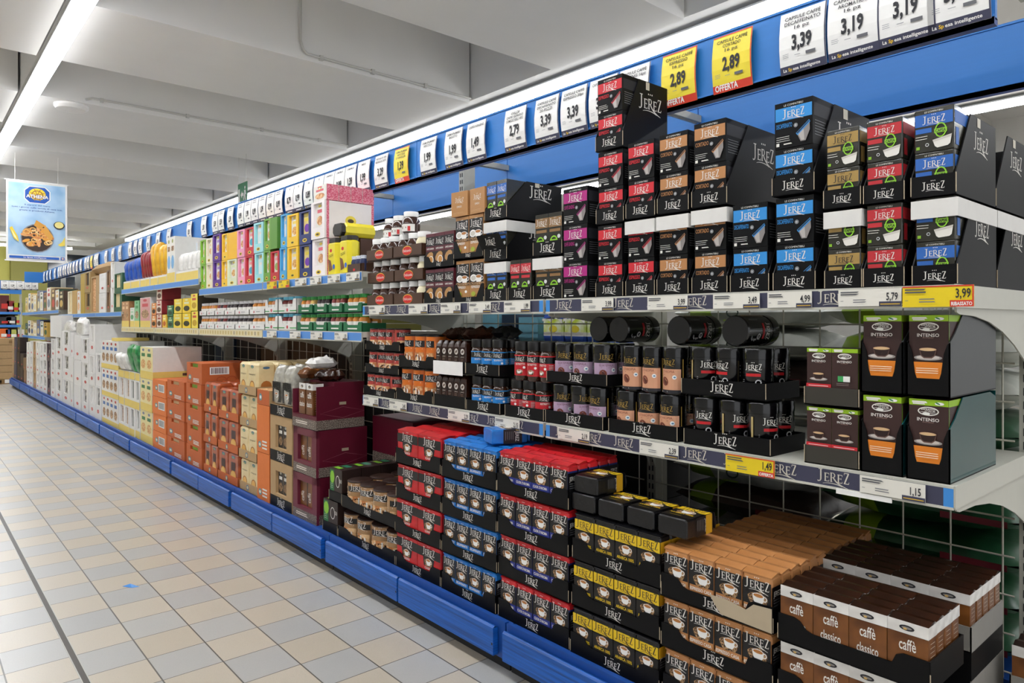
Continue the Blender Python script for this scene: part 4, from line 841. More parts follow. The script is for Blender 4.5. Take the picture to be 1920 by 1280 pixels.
# second bay
jartray(946, 1020, ZM, 'redinstant', 3, .15, .045, 'red-label instant jars', B2, jh=.140)
jartray(953, 1030, ZM+.142, 'redinstant', 3, .15, .04, 'red-label instant jars', T2, tray=False, jh=.150)
jartray(874, 938, ZM, 'blueinstant', 3, .15, .044, 'blue-label instant jars', B2, jh=.138)
jartray(873, 936, ZM+.150, 'blueinstant', 3, .15, .046, 'blue-label instant jars', T2, jh=.142)
jartray(743, 811, ZM, 'orangecan', 3, .155, .036, 'orange drink cans', B2, jh=.150, notch=.02, group='drink cans', cat='drink can')
jartray(748, 813, ZM+.155, 'orangecan', 3, .155, .036, 'orange drink cans', T2, jh=.150, notch=.02, group='drink cans', cat='drink can')
for t in range(3): jartray((681, 684, 685)[t], (741, 748, 750)[t], ZM+t*.113, 'redcan', 4, .11, .030, 'red drink cans', ('bottom tier', 'middle tier', 'top tier')[t], jh=.105, notch=.016, group='drink cans', cat='drink can', rows=1)
# dark foil sachets, five in a row
@memo
def sachet(w, d, h):
    b = MB(); b.loft(w, d, [(0, .001, 'foil_brown'), (.003, 0, 'foil_brown'), (h*.8, .001, 'foil_brown'), (h*.9, .004, 'foil_brown'), (h, .012, 'foil_brown')], .004)
    f = MB(); q = front(f, w); q.ell(w/2, h*.66, w*.3, w*.3, '#c9c4bc', 12); q.ell(w/2, h*.66, w*.2, w*.12, '#5b4a40', 8, .6); q.text('JEREZ', w/2, h*.48, w*.1, '#c9c4bc', fit=w*.5); q.lines(w*.25, w*.75, h*.42, 4, .006, '#8d7a6c')
    return Proto('coffee_sachet', b.mesh('coffee_sachet'), [('front_label', f.mesh('front_label'))])
for t in range(2):
    y0, y1 = Yx(813, XF), Yx(873, XF); w = round(y0-y1-.004, 3); z = ZM+t*.148
    put(logo_tray(w, .2, .05, .05, 0, 'black_card', 0, 0, 0, 0, .02), (XF, (y0+y1)/2, z), 'plain black tray of dark brown foil sachets, %s tier' % ('bottom', 'top')[t], 'display tray')
    for k in range(5): put(sachet(round(w/5-.003, 3), .06, .135), (XF+.005, (y0+y1)/2+(w-.008)/5*(2-k), z+.0035), 'dark brown foil coffee sachet, %s, %s tier' % (across(k, 5), ('bottom', 'top')[t]), 'coffee sachet', -pi/2+.02*(k-2), 'dark foil sachets')
y0, y1 = Yx(814, XF), Yx(869, XF); g = MB(); g.box(0, y0-y1, -.001, 0, 0, .058, 'white'); put(Proto('blank_label', g.mesh('blank_label')), (XF-.004, y0, ZM+.140), 'blank white sheet covering the upper tray of dark brown sachets', 'sign')
for k, (px, x, L_, m) in enumerate(((838, 1.80, .16, 'foil_brown'), (868, 1.80, .16, 'foil_brown'), (895, 1.86, .15, 'foil_brown'), (930, 1.9, .12, 'dark_foil'))):
    put(Proto('coffee_bag', pillow(.085, L_, .05, m, k, wr=.02).mesh('coffee_bag', True)), (x, Yx(px, x), ZM+.148+.1395 if k < 3 else ZM+.296), 'shiny dark foil coffee bag lying on top, %s of four' % across(k, 4), 'coffee bag', -pi/2+(.1, -.25, .2, .0)[k])

# coffee pod cartons with the espresso cup, nearest bay right end
@memo
def intenso(w, d, h, foot, plain=0):
    b = MB(); b.box(-w/2, w/2, 0, d, 0, h, '#3a2320'); f = MB(); H0 = h; lo = .042; q = front(f, w, lo); h = h-lo; c = w/2; G = '#97c21f'
    q.rect(0, h*.90, w, h, G); q.lines(w*.08, w*.5, h*.94, 1, .01, 'offwhite', t=.004); q.lines(w*.1, w*.45, h*.915, 1, .01, 'offwhite', t=.003)
    if not plain: q.ell(w*.78, h*.94, w*.12, h*.025, 'white', 10); q.ell(w*.74, h*.945, w*.07, h*.012, '#1d7a4a', 8, -.4)
    q.ring(c, h*.81, w*.27, h*.072, .0025 if w < .1 else .004, 'offwhite', 20); q.text('ESPRESSO', c, h*.83, h*.024, 'offwhite', fit=w*.36, bold=.02); q.text('ITALIE', c+w*.05, h*.80, h*.024, 'offwhite', fit=w*.26, bold=.02)
    q.ell(c-w*.05, h*.77, w*.1, h*.02, 'white', 10); q.poly([(c-w*.25, h*.80), (c-w*.1, h*.80), (c+w*.1, h*.785), (c+w*.25, h*.80), (c+w*.1, h*.778), (c-w*.1, h*.79)], 'offwhite')
    q.text('INTENSO', c, h*.65, h*.055, 'offwhite', bold=.015, fit=w*.56); q.text('Aromatico', c, h*.625, h*.02, '#b9958a', fit=w*.28)
    if plain: q.rect(w*.25, h*.18, w*.72, h*.32, 'white'); q.rect(w*.25, h*.18, w*.46, h*.32, '#3fa35a'); q.lines(w*.2, w*.75, h*.13, 2, .004, '#9b8a86')
    else:
        q.rect(0, -.034, w, h*.10 if foot != '#e0811f' else h*.24, foot); cy = h*.27 if foot != '#e0811f' else h*.36
        q.ell(c, cy-h*.05, w*.36, h*.045, '#9a9490', 18); q.ell(c, cy-h*.045, w*.30, h*.032, '#cfc6bf', 16)
        q.poly([(c-w*.22, cy+h*.09), (c-w*.18, cy-h*.02), (c-w*.1, cy-h*.06), (c+w*.1, cy-h*.06), (c+w*.18, cy-h*.02), (c+w*.22, cy+h*.09)], '#6b5048'); q.poly([(c-w*.2, cy+h*.07), (c-w*.16, cy-h*.01), (c-w*.09, cy-h*.04), (c+w*.09, cy-h*.04), (c+w*.16, cy-h*.01), (c+w*.2, cy+h*.07)], '#2a1410')
        q.ell(c, cy+h*.085, w*.22, h*.028, '#caa07c', 16); q.ell(c, cy+h*.083, w*.19, h*.022, '#dcb98a', 16)
        if foot == '#e0811f': q.lines(w*.2, w*.8, h*.13, 3, h*.035, '#f6d9b8', t=h*.014, rag=.1)
        else: q.lines(w*.1, w*.9, h*.04, 1, .01, '#f1c4c4', t=.002, rag=0)
    s = MB(); g = rside(s, w); g.rect(0, H0*.92, d, H0, G); g.rect(0, 0, .004, H0*.9, '#6b8a2a')
    return Proto('pod_carton', b.mesh('pod_carton'), [('front_label', f.mesh('front_label')), ('side_label', s.mesh('side_label'))])
OR, RD = '#e0811f', '#c8202c'
M('grey_teal', '#3f4244', .35, spec=.6); M('deep_teal', '#0f4a4c', .22, coat=.3)
def deep_tray(w, d, hs, lipm, sidem, cut):
    m = MB(); t = .003; m.box(-w/2, w/2, 0, d, 0, t, lipm); m.box(-w/2, w/2, d-t, d, t, hs, sidem)
    for s in (-1, 1):
        pts = [(0, t), (d-t, t), (d-t, hs*.93), (d*.86, hs), (d*.26, hs), (d*.10, cut+.02), (0, cut)]
        m.prism(pts, (s*w/2-(t if s > 0 else 0), 0, 0), (0, 1, 0), (0, 0, 1), (1, 0, 0), t, sidem if s > 0 else lipm)
    c = cut; L = [(0, 0), (w, 0), (w, c), (w*.94, c-.004), (w*.86, c-.025), (w*.80, .055), (w*.76, .042), (w*.24, .042), (w*.20, .055), (w*.14, c-.025), (w*.06, c-.004), (0, c)]
    m.prism([(x-w/2, z) for x, z in L], (0, 0, 0), (1, 0, 0), (0, 0, 1), (0, 1, 0), t, lipm); return m
for c_, (a, b_, sd) in enumerate(((1613, 1694, 'left'), (1698, 1783, 'right'))):
    y0, y1 = Yx(a, XF), Yx(b_, XF); w = round(y0-y1-.003, 3)
    for t in range(2):
        m = deep_tray(w, .34, .190, 'black_card', 'grey_teal' if t else 'deep_teal', .125); z = ZM+t*.194
        put(Proto('display_tray', m.mesh('display_tray')), (XF, (y0+y1)/2, z), 'deep scooped %s tray of orange-footed pod cartons, %s one' % (('black', 'teal-sided')[c_ and not t], sd+(' upper' if t else ' lower')), 'display tray', -pi/2, 'deep scooped trays')
        put(intenso(round(w-.009, 3), .10, .184, OR), (XF+.0045, (y0+y1)/2, z+.0035), 'orange-footed espresso pod carton, %s %s of four' % ('upper' if t else 'lower', sd), 'coffee box', -pi/2)
y0, y1 = Yx(1507, XF), Yx(1612, XF); w = round(y0-y1-.004, 3)
for t in range(2):
    z = ZM+t*.152
    put(logo_tray(w, .2, .047, .047, 0, 'card_olive', 0, 0, 0, 0, .02), (XF, (y0+y1)/2, z), 'plain dark tray under the small green-topped pod cartons, %s one' % ('lower', 'upper')[t], 'display tray') if M('card_olive', '#35322b', .5) else None
    for k in range(2): put(intenso(round(w/2-.005, 3), .1, .143, RD, plain=1 if (t == 1 and k == 1) else 0), (XF+.005, (y0+y1)/2+(w/4-.002)*(1-2*k), z+.0035), 'small green-topped pod carton, %s %s%s' % (('lower', 'upper')[t], ('left', 'right')[k], ', showing its back panel' if t and k else ' with red foot'), 'coffee box', -pi/2)

# ================================================================== base deck, nearest bays: bricks of ground coffee
XB = 1.622
def brickstack(px0, px1, zs, kind, desc, n=4, pitch=.149, rows=4, d=.047, lip=.040, notch=.026, logow=.14, x=XB, toprows=None, z0=ZD, lipm='black_card', bh=None, gname=None, tear=0, backrows=0, kind2=None, hide_bottom=0, lipshape=None):
    y0, y1 = Yx(px0, x), Yx(px1, x); w = round(y0-y1-.003, 3); yc = (y0+y1)/2; rnd = random.Random(int(px0)); bw = round((w-.010)/n, 4)
    for t in range(zs):
        z = z0+t*pitch; dx, dy = rnd.uniform(-.003, .003), rnd.uniform(-.003, .003); rz = -pi/2+rnd.uniform(-.008, .008); R = rows if t == zs-1 else 1; th = nth(t, zs)
        dep = round(rows*d+.012, 3)
        put(logo_tray(w, dep, lip+notch if not lipshape else lip, lip, notch, lipm, logow, 0, 0, 0, .02), (x+dx, yc+dy, z), 'black logo tray of %s bricks, %s of stack' % (desc, th), 'display tray', rz, 'trays of coffee bricks')
        for r in range(R):
            for k in range(n):
                p = brick(round(bw-.001, 3), d-.001, round((bh or pitch-.006), 3), kind, rnd.randrange(3))
                lab = '%s coffee brick, %s, %s tray' % (desc, across(k, n), th) if r == 0 else '%s coffee brick in the top tray, row %s back, %s' % (desc, ['', 'two', 'three', 'four', 'five', 'six', 'seven', 'eight'][r], across(k, n))
                put(p, (x+dx+.005+r*d, yc+dy+bw*((n-1)/2-k), z+.0035), lab, 'coffee pack', rz+rnd.uniform(-.02, .02), 'bricks of %s coffee' % desc, rx=0)
brickstack(1455, 1744, 3, 'classico', 'brown and white classico', pitch=.139, rows=4, d=.048, logow=0)
brickstack(1240, 1451, 3, 'casa', 'tan-topped espresso casa', pitch=.142, rows=6, d=.050)
brickstack(1071, 1238, 3, 'arabica', 'yellow and black arabica', pitch=.150, rows=6, d=.050)
brickstack(933, 1067, 4, 'aroma', 'red-topped blue-footed', pitch=.149, rows=5, d=.050)
brickstack(828, 931, 4, 'decaf', 'light blue decaf', pitch=.148, rows=5, d=.050)
brickstack(741, 826, 4, 'rosso', 'large red classico', n=2, pitch=.149, rows=4, d=.085, logow=.11)
# deeper second rows
def backstack(x, y0, y1, ztop, kind, desc, rows, d, n=4, pitch=.14, traym='grey_card', z0=ZD):
    w = round(y0-y1, 3); yc = (y0+y1)/2; bw = (w-.008)/n; t = 0; zz = ztop-.136
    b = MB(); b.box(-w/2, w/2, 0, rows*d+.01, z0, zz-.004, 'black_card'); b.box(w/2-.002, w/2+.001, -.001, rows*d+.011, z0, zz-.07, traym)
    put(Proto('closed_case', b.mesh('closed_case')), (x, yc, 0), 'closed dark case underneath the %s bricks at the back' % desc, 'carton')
    m = tray_mesh(w, round(rows*d+.01, 3), .06, .06, traym); put(Proto('display_tray', m.mesh('display_tray')), (x, yc, zz-.004), 'open tray holding the %s bricks at the back' % desc, 'display tray')
    for r in range(rows):
        for k in range(n): put(brick(round(bw-.001, 3), d-.001, .132, kind, (r+k) % 3), (x+.005+r*d, yc+bw*((n-1)/2-k), zz), '%s brick at the back, row %s, %s' % (desc, ['one', 'two', 'three', 'four', 'five', 'six', 'seven'][r], across(k, n)), 'coffee pack', -pi/2+random.uniform(-.02, .02), 'coffee bricks at the back')
backstack(1.895, .895, .535, .58, 'classico', 'brown and white', 5, .048)
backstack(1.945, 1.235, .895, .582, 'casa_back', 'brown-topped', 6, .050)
backstack(2.06, .50, .22, .43, 'classico', 'brown outermost', 4, .048, n=3)
# loose packs lying on the arabica stack and on the blue stack
def lying(kind, x, y, z, rz, lab, w=.100, d=.054, h=.143):
    o = put(brick(w, d, h, kind, 1), (x, y, z), lab, 'coffee pack', rz); o.rotation_euler = (-pi/2, 0, rz); return o
ztA = ZD+3*.150+.004
for k, px in enumerate((1096, 1147, 1203, 1263)):
    yy = Yx(px, XB+.02); lying('arabica', XB+.012, yy+.0, ztA+.053, -pi/2, 'black and yellow pack lying flat on the arabica stack, %s of four' % across(k, 4), h=.14)
lying('arabica', XB+.02, Yx(1096, XB+.02)-.004, ztA+.053+.056, -pi/2+.02, 'black and yellow pack lying on a second layer at the left corner')
lying('decaf', XB+.055, Yx(893, XB)+.0, ZD+4*.148+.060, -pi/2-.35, 'light blue pack lying loose on top of the decaf stack', h=.15)

# ================================================================== base deck, left part
jartray(633, 744, ZD, 'beigecan', 4, .16, .040, 'beige cappuccino cans', 'lower tray', jh=.128, x=XB, rows=3, notch=.018, group='beige cappuccino cans', cat='drink can')
jartray(640, 743, ZD+.158, 'beigecan', 4, .16, .040, 'beige cappuccino cans', 'upper tray', jh=.130, x=XB, rows=3, notch=.018, group='beige cappuccino cans', cat='drink can')
@memo
def pod50(w, d, h):
    b = MB(); b.box(-w/2, w/2, 0, d, 0, h, '#2b1c19'); f = MB(); q = front(f, w); q.rect(0, h*.1, w*.34, h*.95, '#1c6b3a'); q.ell(w*.2, h*.72, w*.18, h*.2, '#86c232', 10); q.lines(w*.05, w*.3, h*.5, 3, h*.06); q.ring(w*.66, h*.62, w*.16, h*.19, .004, 'offwhite', 14); q.lines(w*.5, w*.85, h*.25, 2, h*.06, t=.003); q.text('50', w*.9, h*.6, h*.12, 'offwhite')
    g = MB(); q = top(g, w, h); q.rect(w*.1, d*.1, w*.6, d*.35, '#86c232'); q.rect(w*.1, d*.5, w*.6, d*.8, '#1f7a5a')
    return Proto('pod_carton', b.mesh('pod_carton'), [('front_label', f.mesh('front_label')), ('top_label', g.mesh('top_label'))])
for t, (a, b_) in enumerate(((604, 632), (616, 640))):
    y0, y1 = Yx(a, XB), Yx(b_, XB); w = round(y0-y1-.003, 3)
    put(logo_tray(w, .36, .05, .05, 0, 'black_card', 0), (XB+.002, (y0+y1)/2, ZD+t*.166), 'plain black tray of the dark pod boxes, %s one' % ('lower', 'upper')[t], 'display tray')
    for r in range(3): put(pod50(round(w-.008, 3), .105, .158), (XB+.006+r*.11, (y0+y1)/2, ZD+t*.166+.0035), 'dark pod box with green leaf panel, %s tray, %s' % (('lower', 'upper')[t], ('front', 'middle', 'back')[r]), 'coffee box')
def gcol(px0, px1, z0, tiers, pitch, depth, lab, cat='carton', group=None, x=XB, jit=.004, gap=.003, skip=(), y1off=0, **kw):
    y0, y1 = Yx(px0, x), Yx(px1, x); w = round(y0-y1-.004, 3); rnd = random.Random(int(px0*3+z0*50)); out = []
    for t in range(tiers):
        if t in skip: continue
        k = dict(kw)
        p = carton(w, depth, round(pitch-gap, 3), **k)
        out.append(put(p, (x+.013*(1 if kw.get('win') else 0)+rnd.uniform(-jit, jit), (y0+y1)/2+rnd.uniform(-jit, jit), z0+t*pitch), '%s%s' % (lab, '' if tiers == 1 else ', %s' % nth(t, tiers)), cat, -pi/2+rnd.uniform(-.012, .012), group))
    return out
def topbags(px0, px1, z, n, m, h, lab, x=XB, d=.1, rows=1, lean=0, cat='bag'):
    y0, y1 = Yx(px0, x), Yx(px1, x); w = (y0-y1)/n
    for r in range(rows):
        for k in range(n):
            p = Proto('food_bag', upright_bag(round(w*.96, 3), d, h, m, k+r*7+int(px0)).mesh('food_bag', True))
            put(p, (x+.012+r*d*1.02, y0-w*(k+.5), z), '%s, %s%s' % (lab, across(k, n), (' front' if r == 0 else ' row %d back' % (r+1)) if rows > 1 else ''), cat, -pi/2+random.uniform(-.08, .08), None, lean)
def upright_bag(w, d, h, m, seed=0):
    b = MB(); rows_ = []; n = 14; wr = random.Random(seed)
    for z, sx, sy in ((0, .93, .85), (.04, 1, .98), (.3, 1, 1), (.6, .99, .97), (.78, .97, .92), (.92, .95, .66), (1, .85, .22)):
        ring = []
        for i in range(n):
            a = 2*pi*i/n; c_, s_ = cos(a), sin(a); e = .5
            x = w/2*sx*abs(c_)**e*(1 if c_ > 0 else -1); y = d/2+d/2*sy*abs(s_)**e*(1 if s_ > 0 else -1)
            k = .12*w*noise.noise(Vector((c_*2+seed, s_*2, z*6)))
            ring.append((x+k*c_*.3, y+k*.6, max(0, z*h+(k*.7 if z > .5 else 0))))
        rows_.append(ring)
    for r in rows_: b.v += r
    for j in range(len(rows_)-1):
        k = b.mi(m)
        for i in range(n): b.f.append((j*n+i, j*n+(i+1) % n, (j+1)*n+(i+1) % n, (j+1)*n+i)); b.m.append(k)
    b.f.append(tuple(range(n-1, -1, -1))); b.m.append(0); b.f.append(tuple((len(rows_)-1)*n+i for i in range(n))); b.m.append(0); return b
M('dkgreen', '#173a26', .4); M('maroon', '#5c1026', .4, spec=.4); M('maroon_front', '#6a2034', .45); M('orange_card', '#c2622f', .6, var=.08); M('orange_light', '#df7a3a', .6); M('cream_card', '#ecdfa6', .6); M('mus_yellow', '#e6cc6e', .6)
# maroon bean crates
y0, y1 = Yx(549, XB), Yx(593, XB); w = round(y0-y1-.004, 3)
for t in range(3):
    m = MB(); h = .243; z = ZD+t*.246; m.box(-w/2, w/2, .004, .28, 0, h, 'maroon')
    for a, c_, e, g_ in ((-w/2, w/2, 0, .07), (-w/2, w/2, .205 if t < 2 else .19, h if t < 2 else .19), (-w/2, -w/2+.055, .07, h), (w/2-.055, w/2, .07, h)):
        if g_ > e: m.box(a, c_, -.014, .004, e, g_, 'maroon_front')
    if t == 2: m = MB(); m.box(-w/2, w/2, .10, .28, 0, h, 'maroon'); m.box(-w/2, w/2, .0, .10, 0, .07, 'maroon'); m.box(-w/2, -w/2+.004, 0, .1, .07, .2, 'maroon_front'); m.box(w/2-.004, w/2, 0, .1, .07, h*.93, 'maroon')
    g = MB(); q = front(g, w, 0, -.0145 if t < 2 else 0); q.rect(0, 0, w, .05, 'bean_band'); q.lines(w*.15, w*.7, .03, 2, .01, '#e9dfd2', t=.005)
    s_ = MB(); q = rside(s_, w); q.rect(0, 0, .28, .05, 'bean_band'); q.rect(.13, .125, .17, .14, '#a89880'); q.ring(.15, .085, .13, .03, .0015, '#a86a76', 4)
    wk = []
    if t < 2:
        v = MB(); q = front(v, w, 0, .003); q.rect(.057, .071, w-.057, .204, 'wood_brown'); q.rect(w*.5-.004, .071, w*.5+.004, .204, 'ink')
        for kx in (.36, .64): q.text('caffè', w*kx, .12, .036, 'offwhite', ws=.6, rot=pi/2)
        wk = [('window_contents', v.mesh('window_contents'), 'brown packs seen through the window')]
    put(Proto('bean_crate', m.mesh('bean_crate'), [('bean_print', g.mesh('bean_print')), ('side_print', s_.mesh('side_print'))]+wk), (XB+(.016 if t < 2 else .0), (y0+y1)/2, z), 'maroon carton with a coffee bean border, %s of three' % nth(t, 3), 'carton', -pi/2+(.01, -.01, .015)[t])
    if t == 2:
      for k in range(2):
        put(brick(.075, .06, .17, 'classico', k), (XB+.010, (y0+y1)/2+(.045-.09*k), z+.068+.001), 'brown and white pack in the %s maroon carton, %s' % (nth(t, 3), ('left', 'right')[k]), 'coffee pack')
for k, (px, rz, m) in enumerate(((580, -1.2, 'wood_brown'), (606, -1.9, 'foil_brown'), (594, -1.5, 'foil_white'))):
    put(Proto('coffee_bag', pillow(.10, .16, .06, m, k+3, wr=.02).mesh('coffee_bag', True)), (XB+.05+.0*k, Yx(px, XB+.1), ZD+3*.246+(.0 if k < 2 else .062)), 'crumpled %s coffee bag lying on the maroon cartons' % ('brown', 'dark brown', 'white')[k], 'coffee bag', rz)
b = MB(); b.box(-.2, .2, 0, .26, 0, .30, 'maroon'); b.box(-.2, .2, 0, .26, .304, .545, 'maroon'); q = front(b, .4); q.rect(0, 0, .4, .05, 'bean_band'); q.rect(0, .304, .4, .354, 'bean_band')
put(Proto('bean_crate', b.mesh('bean_crate')), (1.95, 3.2, ZD), 'wide maroon carton standing in the shade behind the front row', 'carton')
# kraft crates with silver packs
for t in range(3):
    gcol(507, 548, ZD+t*.262, 1, .262 if t < 2 else .062, .30, 'kraft carton with dark window and black logo foot, %s of three' % nth(t, 3), front_m='kraft' if t < 2 else 'black_card', side_m='kraft', win=(.25, .75, .3, .8) if t < 2 else None, pic=('ink_black', 'coffee_beans', 'offwhite', '#b9b4a8') if t < 2 else None, picn=2, band='black_card', bandh=.24 if t < 2 else .99, brand=.07 if t < 2 else .3)
@memo
def silver(w, d, h, band='ink_black', pic=True):
    b = upright_bag(w, d, h, 'foil_silver', int(w*1000)); f = MB(); q = front(f, w); q.rect(w*.04, h*.05, w*.96, h*.58, band, 2); q.logo(w/2, h*.42, w*.8); q.cup(w/2, h*.26, w*.16)
    return Proto('coffee_pack', b.mesh('coffee_pack', True), [('front_label', f.mesh('front_label'))])
y0, y1 = Yx(507, XB), Yx(548, XB)
for r in range(2):
    for k in range(2): put(silver(.125, .09, .22), (XB+.006+r*.1, y0-.075-.14*k, ZD+2*.262+.063), 'silver-topped coffee pack with black label, %s %s' % (('front', 'back')[r], ('left', 'right')[k]), 'coffee pack', -pi/2)
# tall orange cartons
SH = (.25, .16, .13, .07, '#5a8f9a', '#e8dfc0')
gcol(483, 506, ZD, 2, .283, .34, 'tall narrow orange carton', front_m='orange_light', side_m='orange_card', logo=SH, txt=1)
gcol(483, 506, ZD+.566, 1, .09, .34, 'low open orange tray with a toast picture on top of the tall orange cartons', front_m='orange_card', side_m='kraft', logo=(.3, .5, .12, .25, '#5a8f9a'), top_m='bread_pic')
# cream wholegrain packs in kraft trays
@memo
def film_pack(w, d, h, m, ov, shield='#4a6d8f', side=True, dark=None):
    b = MB(); b.loft(w, d, [(0, .004, m), (.01, 0, m), (h*.93, 0, m), (h, .01, m)], .012); f = MB(); q = front(f, w)
    q.ell(w*.5, h*.88, w*.16, h*.05, shield, 10); q.ell(w*.5, h*.87, w*.09, h*.025, '#8fb56a', 8); q.text('Integrali', w*.5, h*.62, h*.05, '#5b4028', fit=w*.55) if not dark else q.rect(w*.3, h*.45, w*.7, h*.72, dark); q.ell(w*.5, h*.28, w*.26, h*.17, ov, 14); q.ell(w*.5, h*.28, w*.21, h*.14, '#e2b05c', 12)
    s_ = MB(); q = rside(s_, w); q.ell(d*.5, h*.85, d*.2, h*.04, shield, 8); q.ell(d*.5, h*.28, d*.3, h*.17, ov, 12)
    return Proto('biscuit_pack', b.mesh('biscuit_pack'), [('front_label', f.mesh('front_label')), ('side_label', s_.mesh('side_label'))])
def packtray(px0, px1, tiers, pitch, n, rows, pd, m, ov, traym, lab, lip=.055, shield='#4a6d8f', dark=None, x=XB, z0=ZD, toprows=None):
    y0, y1 = Yx(px0, x), Yx(px1, x); w = round(y0-y1-.003, 3); yc = (y0+y1)/2
    for t in range(tiers):
        z = z0+t*pitch; rr = rows if t == tiers-1 else 1; jx = random.uniform(-.006, .006)
        tm = tray_mesh(w, rows*pd+.01, lip, lip, traym); g = MB(); q = front(g, w); q.ell(w*.45, lip*.5, .022, lip*.32, shield, 10); q.ell(w*.45, lip*.5, .013, lip*.2, '#d8cf9a', 8)
        put(Proto('display_tray', tm.mesh('display_tray'), [('printed_logo', g.mesh('printed_logo'))]), (x+jx, yc, z), 'tray of %ss, %s tier' % (lab, nth(t, tiers)), 'display tray')
        for r in range(rr):
            for k in range(n):
                pw = (w-.008)/n; put(film_pack(round(pw-.003, 3), pd-.004, round(pitch-.006, 3), m, ov, shield, dark=dark), (x+jx+.005+r*pd, yc+pw*((n-1)/2-k), z+.0035), '%s, %s%s, %s tier' % (lab, across(k, n), '' if r == 0 else ' row %s back' % ['', 'two', 'three', 'four', 'five'][r], nth(t, tiers)), 'biscuit pack', -pi/2+random.uniform(-.02, .02))
packtray(448, 482, 4, .202, 2, 4, .12, 'foil_cream', '#a8682c', 'kraft', 'cream wholegrain biscuit pack')
packtray(408, 446, 3, .205, 2, 3, .11, 'foil_rust', '#d8a24a', 'orange_card', 'rust rusk pack in the right trays', dark='#3a1a12')
packtray(381, 407, 3, .212, 2, 3, .11, 'foil_rust', '#d8a24a', 'orange_card', 'rust rusk pack in the left trays', dark='#3a1a12')
for k, (a, b_, n) in enumerate(((381, 407, 3), (408, 446, 3))):
    y0, y1 = Yx(a, XB), Yx(b_, XB); m = MB()
# orange cartons
gcol(350, 378, ZD, 5, .152, .36, 'orange carton with green packs in its opening', front_m='orange_card', side_m='orange_card', win=(.25, .75, .78, .97), pic='#7fae3e', logo=(.22, .28, .10, .13, '#5a8f9a', '#e8dfc0'), txt=1, sideband='barcode')
gcol(314, 346, ZD, 4, .150, .36, 'orange carton with beige packs in its opening', front_m='orange_card', side_m='orange_card', win=(.25, .7, .78, .97), pic='#cbb084', logo=(.22, .28, .10, .13, '#5a8f9a', '#e8dfc0'), txt=1)
gcol(287, 312, ZD, 4, .145, .36, 'lighter orange carton in the leftmost orange stack', front_m='orange_light', side_m='orange_light', logo=(.3, .5, .10, .14, '#5a8f9a', '#e8dfc0'), barc=1)
# yellow-footed cereal cartons and bags
gcol(263, 286, ZD, 3, .280, .40, 'pale yellow biscuit carton with grey side', front_m='cream_card', side_m='white_card', band='mus_yellow', bandh=.24, pic=('cream_card', 'biscuit', '#3f7a4a', '#7a7f95'), picn=2, sideband='mus_yellow')
for t in range(3):
    for k, (a, b_) in enumerate(((223, 233), (233, 243), (243, 253), (253, 262))):
        gcol(a, b_, ZD+t*.262, 1, .262 if t < 2 else .07, .32, 'narrow white seed-bag carton with yellow foot, %s, %s tier' % (across(k, 4), nth(t, 3)), front_m='white_card', side_m='white_card', band='mus_yellow', bandh=.26 if t < 2 else .99, win=(.3, .8, .34, .96) if t < 2 else None, pic='granola' if k < 2 else 'dkgreen')
topbags(243, 262, ZD+2*.262+.072, 2, 'foil_green', .24, 'green film bag sticking out of the top carton', lean=.25); topbags(223, 242, ZD+2*.262+.072, 2, 'foil_white', .15, 'pale film bag lying back in the top carton', lean=.5)
gcol(191, 222, ZD, 3, .288, .42, 'muesli carton with four printed bags and yellow foot', front_m='offwhite', side_m='white_card', band='mus_yellow', bandh=.17, pic=('offwhite', 'granola', '#4a72b0', '#c0392b'), picn=4, sideband='mus_yellow')
put(carton(.22, .3, .03, 'mus_yellow'), (XB+.02, Yx(210, XB), ZD+3*.288), 'flat yellow box lying on top of the muesli cartons', 'carton')
# white cartons with red marks
two('dark_window', '#2e2a26', '#d5d2ca', 16, .5, .58, .3)
wc = dict(front_m='white_card', side_m='white_card')
RM = (.5, .24, .16, .06, '#c0392b', '#d8706a')
for k, (a, b_, n, p, win) in enumerate(((179, 190, 2, .36, 1), (167, 178, 3, .345, 1), (153, 166, 3, .29, 1), (139, 152, 3, .30, 0), (132, 138, 3, .31, 0), (117, 131, 3, .315, 1), (104, 116, 3, .29, 1), (95, 103, 3, .275, 1), (88, 94.5, 3, .25, 2), (80, 87.5, 3, .25, 1))):
    kw = dict(wc); 
    if win == 2: kw = dict(front_m='#5a4a52', side_m='#5a4a52')
    if win: kw.update(win=(.25, .75, .42, .95), pic='dark_window' if k % 3 != 1 else 'foil_white')
    gcol(a, b_, ZD, n, p, .40, '%s carton with small red mark, %s stack from the muesli' % ('dark' if win == 2 else 'white', ['first', 'second', 'third', 'fourth', 'fifth', 'sixth', 'seventh', 'eighth', 'ninth', 'tenth'][k]), logo=RM, group='white cartons on the base', **kw)
gcol(95, 116, ZD+.85, 1, .30, .13, 'big open white carton at the top of the white stacks', front_m='white_card', side_m='white_card', top_m='foil_white')
topbags(117, 131, ZD+.945, 1, 'foil_white', .12, 'white bag of rice lying on the white cartons'); topbags(139, 152, ZD+.90, 1, 'foil_white', .2, 'tall white bag standing on the white cartons')
